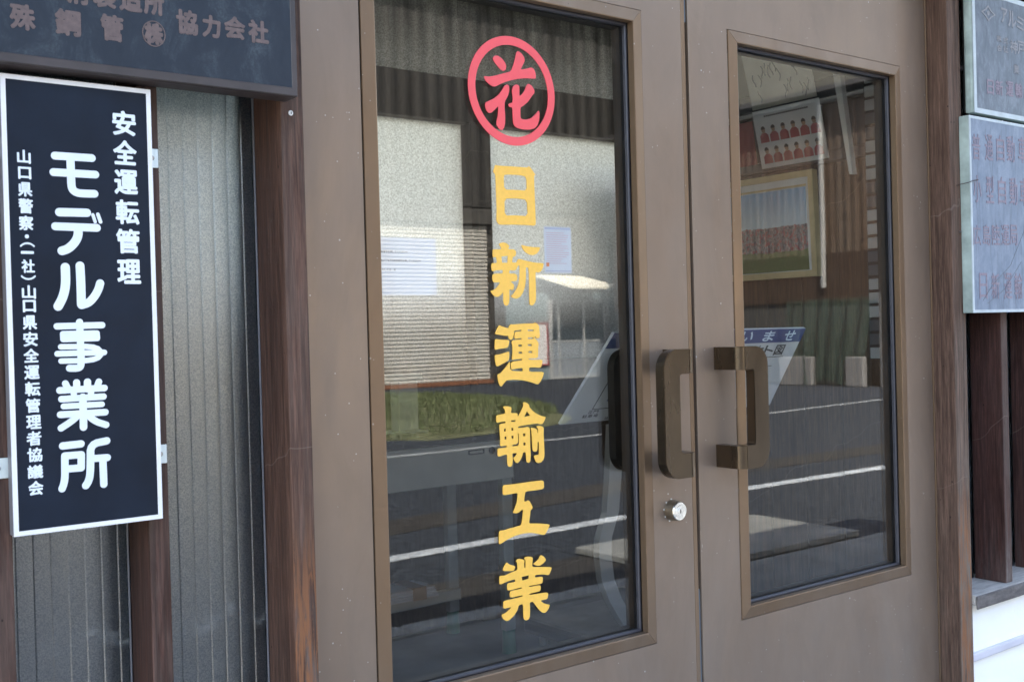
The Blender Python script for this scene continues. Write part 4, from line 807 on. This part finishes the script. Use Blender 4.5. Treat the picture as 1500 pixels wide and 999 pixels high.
for i, ch in enumerate('いらっしゃいませ'): put_glyph(bm, ch, bp(.075+.121*i, .082 if ch not in 'っゃ' else .10, .0012), .034 if ch not in 'っゃ' else .024, .025 if ch not in 'っゃ' else .018, rt, upv, .02)
part('header_text', bm, M['header_text'], LB)
bm = bmesh.new(); text_line(bm, '日新運輸工業', bp(.09, .265, .0012), .026, .026, rt, upv, .012); text_line(bm, 'レイアウト図', bp(.60, .265, .0012), .0345, .026, rt, upv, .014); part('title_text', bm, M['ink'], LB)
bm = bmesh.new(); bquad(bm, .55, .94, .345, .35, .0012)
for a in ((.10, .90, .46, .466), (.10, .90, .845, .851), (.10, .1025, .46, .85)): bquad(bm, *a, .0012)
part('plan_line', bm, M['ink'], LB)
bm = bmesh.new(); bquad(bm, .145, .195, .735, .765, .0012); bquad(bm, .22, .25, .735, .765, .0012); part('plan_mark', bm, M['blue_ink'], LB)
bm = bmesh.new()
for s, u, v in (('正門', .10, .878), ('駐車場', .085, .925), ('会議室', .20, .878), ('事務所', .195, .925), ('出入口', .19, .967)): text_line(bm, s, bp(u, v, .0012), .014, .0075, rt, upv, .02)
part('caption_text', bm, M['ink'], LB)
# things on the partition (pictures lean out a little at the top)
def leanX(z, z0, z1, x=2.318, lean=.03): return x + lean*(z1-z)/(z1-z0)
def wall_quad(bm, y0, y1, z0, z1, x, th=.0015, zz=None, lean=.03):
    za, zb = zz or (z0, z1); f = lambda z: x + lean*(zb-z)/(zb-za)
    return hexa(bm, [(f(z0), y0, z0), (f(z0), y1, z0), (f(z0)+th, y1, z0), (f(z0)+th, y0, z0), (f(z1), y0, z1), (f(z1), y1, z1), (f(z1)+th, y1, z1), (f(z1)+th, y0, z1)])
C1 = empty('calligraphy_sheet', (2.32, .5, 1.83), 'cream sheet with brush writing at the top of the right door glass', 'paper')
part('paper_sheet', wall_quad(bmesh.new(), .375, .585, 1.831, 1.99, 2.285, lean=.045), M['cream_paper'], C1)
bm = bmesh.new()
for i in range(17):
    y = .56-.0105*i; z = 1.95-random.uniform(0, .09)
    pts = [(2.285+.045*(1.99-(z-.008*k))/.159-.0012, y+.004*math.sin(k*1.3+i), z-.008*k) for k in range(5)]
    tube(bm, pts, .0014, 4)
part('brush_stroke', bm, M['grey_ink'], C1)
C2 = empty('team_photo_sheet', (2.32, .45, 1.667), 'white sheet printed with twelve portraits in red shirts, in the right door glass', 'photo sheet')
Lz = (1.668, 1.816); px_ = 2.288; le = .036
part('paper_sheet', wall_quad(bmesh.new(), .338, .552, *Lz, px_, lean=le), simple('white_photo_paper', (.72, .74, .74), .5), C2)
def pf(y, z, o=.0016): return Vector((px_+le*(Lz[1]-z)/(Lz[1]-Lz[0])-o, y, z))
def disc(bm, y, z, ry, rz, o, n=12, a0=0, a1=360):
    vs = [bm.verts.new(pf(y+ry*math.cos(R(a0+(a1-a0)*k/n)), z+rz*math.sin(R(a0+(a1-a0)*k/n)), o)) for k in range(n + (0 if a1-a0 == 360 else 1))]
    bm.faces.new(vs)
bmj, bmf, bmh = bmesh.new(), bmesh.new(), bmesh.new()
for r_ in range(2):
    for c_ in range(6):
        y = .362+.0325*c_; z = 1.748-.054*r_
        vs = [bmj.verts.new(pf(y+a, z+b, .0016)) for a, b in ((-.0145, -.015), (.0145, -.015), (.0135, .003), (.006, .010), (-.006, .010), (-.0135, .003))]; bmj.faces.new(vs)
        disc(bmf, y, z+.0165, .0060, .0080, .0022); disc(bmh, y, z+.0185, .0072, .0085, .0026, 8, 0, 180)
part('printed_jersey', bmj, M['jersey'], C2); part('printed_face', bmf, M['skin_print'], C2); part('printed_hair', bmh, M['hair_print'], C2)
bm = bmesh.new()
for k in range(22): 
    y = .515-.0065*k; v = [bm.verts.new(pf(y+a, 1.797+b, .0018)) for a, b in ((0, 0), (-.0045, 0), (-.0045, .004), (0, .004))]; bm.faces.new(v)
part('printed_caption', bm, M['ink'], C2)
C3 = empty('red_paper', (2.33, .62, 1.66), 'plain red sheet beside the portrait sheet in the right door glass', 'paper')
part('paper_sheet', wall_quad(bmesh.new(), .578, .70, 1.664, 1.80, 2.318, lean=.02), M['red_paper'], C3)
F = empty('framed_picture', (2.33, .5, 1.37), 'gilt framed group photo under blue sky on the inner wall behind the right door', 'picture')
fy0, fy1, fz0, fz1, fx, fl = .377, .80, 1.372, 1.644, 2.312, .012
def fq(bm, y0, y1, z0, z1, dx, th): return wall_quad(bm, y0, y1, z0, z1, fx-dx, th, (fz0, fz1), fl)
fw = .016
for a in ((fy0, fy1, fz1-fw, fz1), (fy0, fy1, fz0, fz0+fw), (fy0, fy0+fw, fz0+fw, fz1-fw), (fy1-fw, fy1, fz0+fw, fz1-fw)): part('frame_side', fq(bmesh.new(), *a, .006, .02), M['frame_gold'], F)
part('picture_mat', fq(bmesh.new(), fy0+fw, fy1-fw, fz0+fw, fz1-fw, 0, .006), M['mat_white'], F)
part('inner_fillet', fq(bmesh.new(), fy0+.026, fy1-.026, fz1-.039, fz1-.034, .0012, .002), M['frame_gold'], F)
def m_crowd():
    t = NT('group_photo_print'); z = t.sep()[2]; n = t.noise((170, 170, 120), 3, .8)
    skyc = t.mix(t.step(z, 1.50, 1.62), (.55, .68, .74), (.22, .46, .72))
    v = t.voro((230, 230, 150)); cr = t.mix(t.ramp(n, [(.35, 0), (.65, 1)]), (.03, .03, .05), (.33, .30, .32)); cr = t.mix(t.math('MULTIPLY', t.math('GREATER_THAN', t.noise((130, 130, 90), 2, loc=(4, 4, 4)), .56), .8), cr, (.34, .05, .06))
    gr = t.mix(n, (.05, .11, .025), (.10, .18, .05))
    zz = t.math('ADD', z, t.math('MULTIPLY', t.math('SUBTRACT', t.noise((60, 60, 3), 3, .7, (3, 3, 3)), .5), .018))
    c = t.mix(t.math('GREATER_THAN', zz, 1.508), cr, skyc); c = t.mix(t.math('LESS_THAN', zz, 1.442), c, gr)
    t.base(c); t.rough(.35); return t.m
part('photo_print', fq(bmesh.new(), fy0+.028, fy1-.028, fz0+.018, fz1-.041, .0014, .002), m_crowd(), F)
NR = empty('name_plate_rack', (2.33, .2, 1.1), 'black rack holding a column of pale name plates behind the right door glass', 'rack')
part('rack_back', B(2.322, 2.334, .166, .232, 1.16, 1.875, .001), M['rack'], NR)
for k in range(21):
    z = 1.845-.0335*k; part('name_plate', B(2.3165, 2.3215, .172, .226, z-.0135, z+.013, .0012), M['plate'] if (k*7) % 5 not in (1, 3) else M['plate_dark'], NR)
WS = obj('white_slat', hexa(bmesh.new(), [(2.300, .252, 1.615), (2.300, .262, 1.615), (2.318, .262, 1.615), (2.318, .252, 1.615), (2.300, .285, 1.885), (2.300, .305, 1.885), (2.318, .305, 1.885), (2.318, .285, 1.885)]), M['mat_white'])
tag(WS, 'narrow white slat leaning on the wall right of the portrait sheet', 'slat')
ST = bmesh.new(); pr = None
for x, z in ((1.80, 1.02), (1.79, .905), (1.778, .81), (1.752, .748), (1.750, .705), (1.757, .649), (1.780, .597), (1.812, .548), (1.85, .50)):
    t = .020; cur = [ST.verts.new((x-t, .58, z)), ST.verts.new((x+t, .58, z)), ST.verts.new((x+t, .60, z)), ST.verts.new((x-t, .60, z))]
    if pr:
        for q in range(4): ST.faces.new((pr[q], pr[(q+1) % 4], cur[(q+1) % 4], cur[q]))
    else: ST.faces.new(cur)
    pr = cur
ST.faces.new(pr)
CH = empty('folding_chair', (1.8, .6, .012), 'dark chair with a curved grey steel back leg behind the lower left door glass', 'chair')
part('back_leg', ST, M['rubber_strap'], CH)
part('seat', B(1.70, 2.05, .45, .85, .480, .520, .012, 2), M['black'], CH)
for xx, yy in ((1.73, .47), (2.0, .47), (1.73, .80), (2.0, .80)): part('leg', cyl(bmesh.new(), (xx, yy, .012), (0, 0, 1), .011, .468, 12), M['rubber_strap'], CH)

# ---------------- across the road (seen mirrored in the door glass)
WH = empty('warehouse', (14, -21, 0), 'two-storey mortar warehouse with roller shutter reflected in the left door glass', 'building')
part('wall', B(-14, 22.5, -27, -21.06, -.05, 9.6), M['mortar'], WH)
bm = bmesh.new()
for k in range(41):   # shutter curtain slats
    z = .05+.095*k; pr = None
    for a in range(5):
        yy = -21.0+(.030*math.sin(math.pi*a/4)**.7 if 0 < a < 4 else 0); cur = (bm.verts.new((6.5, yy, z+.091*a/4)), bm.verts.new((16.3, yy, z+.091*a/4)))
        if pr: bm.faces.new((pr[0], pr[1], cur[1], cur[0]))
        pr = cur
sh = part('shutter_slats', bm, M['shutter'], WH); sh['kind'] = 'stuff'
part('shutter_box', B(6.4, 16.4, -21.05, -20.86, 3.96, 4.35, .01), M['mortar'], WH)
part('shutter_base', B(6.4, 16.4, -21.04, -20.95, -.04, .06, .005), M['base_board'], WH)
bm = bmesh.new()
prv = None
for k in range(361):
    x = -14+36.5*k/360; yy = -20.98 + (.035 if k % 4 < 2 else 0)
    cur = (bm.verts.new((x, yy, 4.4)), bm.verts.new((x, yy, 9.3)))
    if prv: bm.faces.new((prv[0], cur[0], cur[1], prv[1]))
    prv = cur
part('ribbed_cladding', bm, M['clad'], WH)
part('teal_wall', B(16.9, 22.4, -21.055, -20.995, -.04, 2.25), M['teal'], WH)
part('awning', hexa(bmesh.new(), [(17.9, -21.0, 2.66), (19.4, -21.0, 2.66), (20.1, -20.1, 2.32), (18.4, -20.1, 2.32), (17.9, -21.0, 2.72), (19.4, -21.0, 2.72), (20.1, -20.1, 2.38), (18.4, -20.1, 2.38)]), M['awning'], WH)
dd = part('sliding_door', ring(bmesh.new(), 18.2, 20.25, -.03, 2.06, 18.27, 20.18, .04, 1.98, -20.99, -20.90), M['door_frame'], WH)
for x in (18.27, 18.53, 19.42): part('door_stile', B(x, x+.06, -20.97, -20.92, .04, 1.98), M['door_frame'], dd)
part('door_pane', B(18.27, 20.18, -20.96, -20.955, .95, 1.98), M['far_glass'], dd)
part('door_panel', B(18.27, 20.18, -20.96, -20.95, .04, .93), M['door_panel'], dd)
part('door_rail', B(18.27, 20.18, -20.965, -20.93, .93, .98), M['door_frame'], dd)
part('downpipe', cyl(bmesh.new(), (20.32, -20.93, -.04), (0, 0, 1), .05, 3.1, 12), M['pipe'], WH)
part('roof', hexa(bmesh.new(), [(-14.5, -27.5, 9.62), (23, -27.5, 9.62), (23, -20.5, 9.62), (-14.5, -20.5, 9.62), (-14.5, -27.5, 10.2), (23, -27.5, 10.2), (23, -20.5, 9.75), (-14.5, -20.5, 9.75)]), M['roof_tile'], WH)
nb = empty('notice_board', (17.8, -20.9, .35), 'small white notice with red frame beside the sliding door across the road', 'notice')
part('board_panel', B(17.5, 18.15, -20.98, -20.95, .38, 1.44), M['paper'], nb); part('red_frame', ring(bmesh.new(), 17.47, 18.18, .35, 1.47, 17.5, 18.15, .38, 1.44, -20.985, -20.93), M['red_paper'], nb)
SG = empty('street_sign', (20.5, -20.9, .9), 'small pale sign plate at the right of the sliding door across the road', 'sign')
part('sign_panel', B(20.35, 21.0, -20.985, -20.95, .97, 1.2, .005), M['paper'], SG)
# rusty shed, its long side faces the street corner
RS = empty('rusty_shed', (19.4, -13, 0), 'rusty corrugated shed with pale downpipe reflected in the right door glass', 'building')
bm = bmesh.new(); prv = None
for k in range(241):
    y = -19.5+8.0*k/240; x = 19.3+(.009*math.cos(k*math.pi/3))
    cur = (bm.verts.new((x, y, 2.3)), bm.verts.new((x, y, 5.9)))
    if prv: bm.faces.new((prv[0], cur[0], cur[1], prv[1]))
    prv = cur
part('corrugated_sheet', bm, M['rust'], RS, smooth=True)
part('wall', B(19.36, 26, -19.5, -11.5, -.04, 6.0), M['rust'], RS)
part('lower_band', B(19.26, 19.35, -19.5, -11.5, 1.7, 2.72), M['rust_low'], RS)
part('dark_opening', B(19.30, 19.355, -19.5, -11.9, -.04, 1.7), M['dark_int'], RS)
part('gutter', cyl(bmesh.new(), (19.2, -19.6, 5.95), (0, 1, 0), .035, 8.2, 10), M['pipe'], RS)
part('downpipe', cyl(bmesh.new(), (19.2, -12.95, 2.0), (0, 0, 1), .06, 3.9, 12), M['pipe'], RS)
bm = bmesh.new()
for zz in (2.95, 3.5, 4.25, 5.0):
    for k in range(20): cyl(bm, (19.285, -19.2+.4*k, zz), (-1, 0, 0), .025, .02, 6)
part('roofing_nails', bm, M['rack'], RS)['kind'] = 'stuff'
part('roof', hexa(bmesh.new(), [(18.9, -19.9, 6.05), (26.4, -19.9, 6.05), (26.4, -11.1, 6.05), (18.9, -11.1, 6.05), (18.9, -19.9, 6.15), (26.4, -19.9, 7.6), (26.4, -11.1, 7.6), (18.9, -11.1, 6.15)]), M['roof_tile'], RS)
part('rear_gable', B(19.9, 26, -19.5, -11.6, 6.16, 10.5), M['beige'], RS)
part('corner_wall', B(19.0, 26, -11.49, -11.2, -.04, 1.85), M['white_block'], RS)
part('upper_siding', B(19.2, 26, -11.49, -11.25, 1.86, 6.0), M['rust'], RS)
bm = bmesh.new(); nu, nv = 40, 16; g = []
for i in range(nu+1):
    u = i/nu; row = []
    for j in range(nv+1):
        v = j/nv; sag = 1.0
        y = -13.75+2.1*u + (.25*(1-2*u))*v*v; x = 18.95+.07*math.sin(u*38+v*2)+.04*math.sin(u*17)-.15*v
        row.append(bm.verts.new((x, y, 1.75-(1.72+.06*math.sin(u*9))*v)))
    g.append(row)
for i in range(nu):
    for j in range(nv): bm.faces.new((g[i][j], g[i+1][j], g[i+1][j+1], g[i][j+1]))
tag(obj('green_mesh_sheet', bm, M['net'], smooth=True), 'green mesh sheet hanging in front of the rusty shed', 'net')
for (y0, y1), s in (((-13.80, -12.95), 'farther white concrete block at the foot of the green mesh'), ((-12.15, -11.72), 'nearer white concrete block at the foot of the green mesh')):
    tag(obj('concrete_block', B(18.75, 18.9, y0, y1, -.047, .56, .02), M['white_block']), s, 'concrete block', 'white blocks by the green mesh')
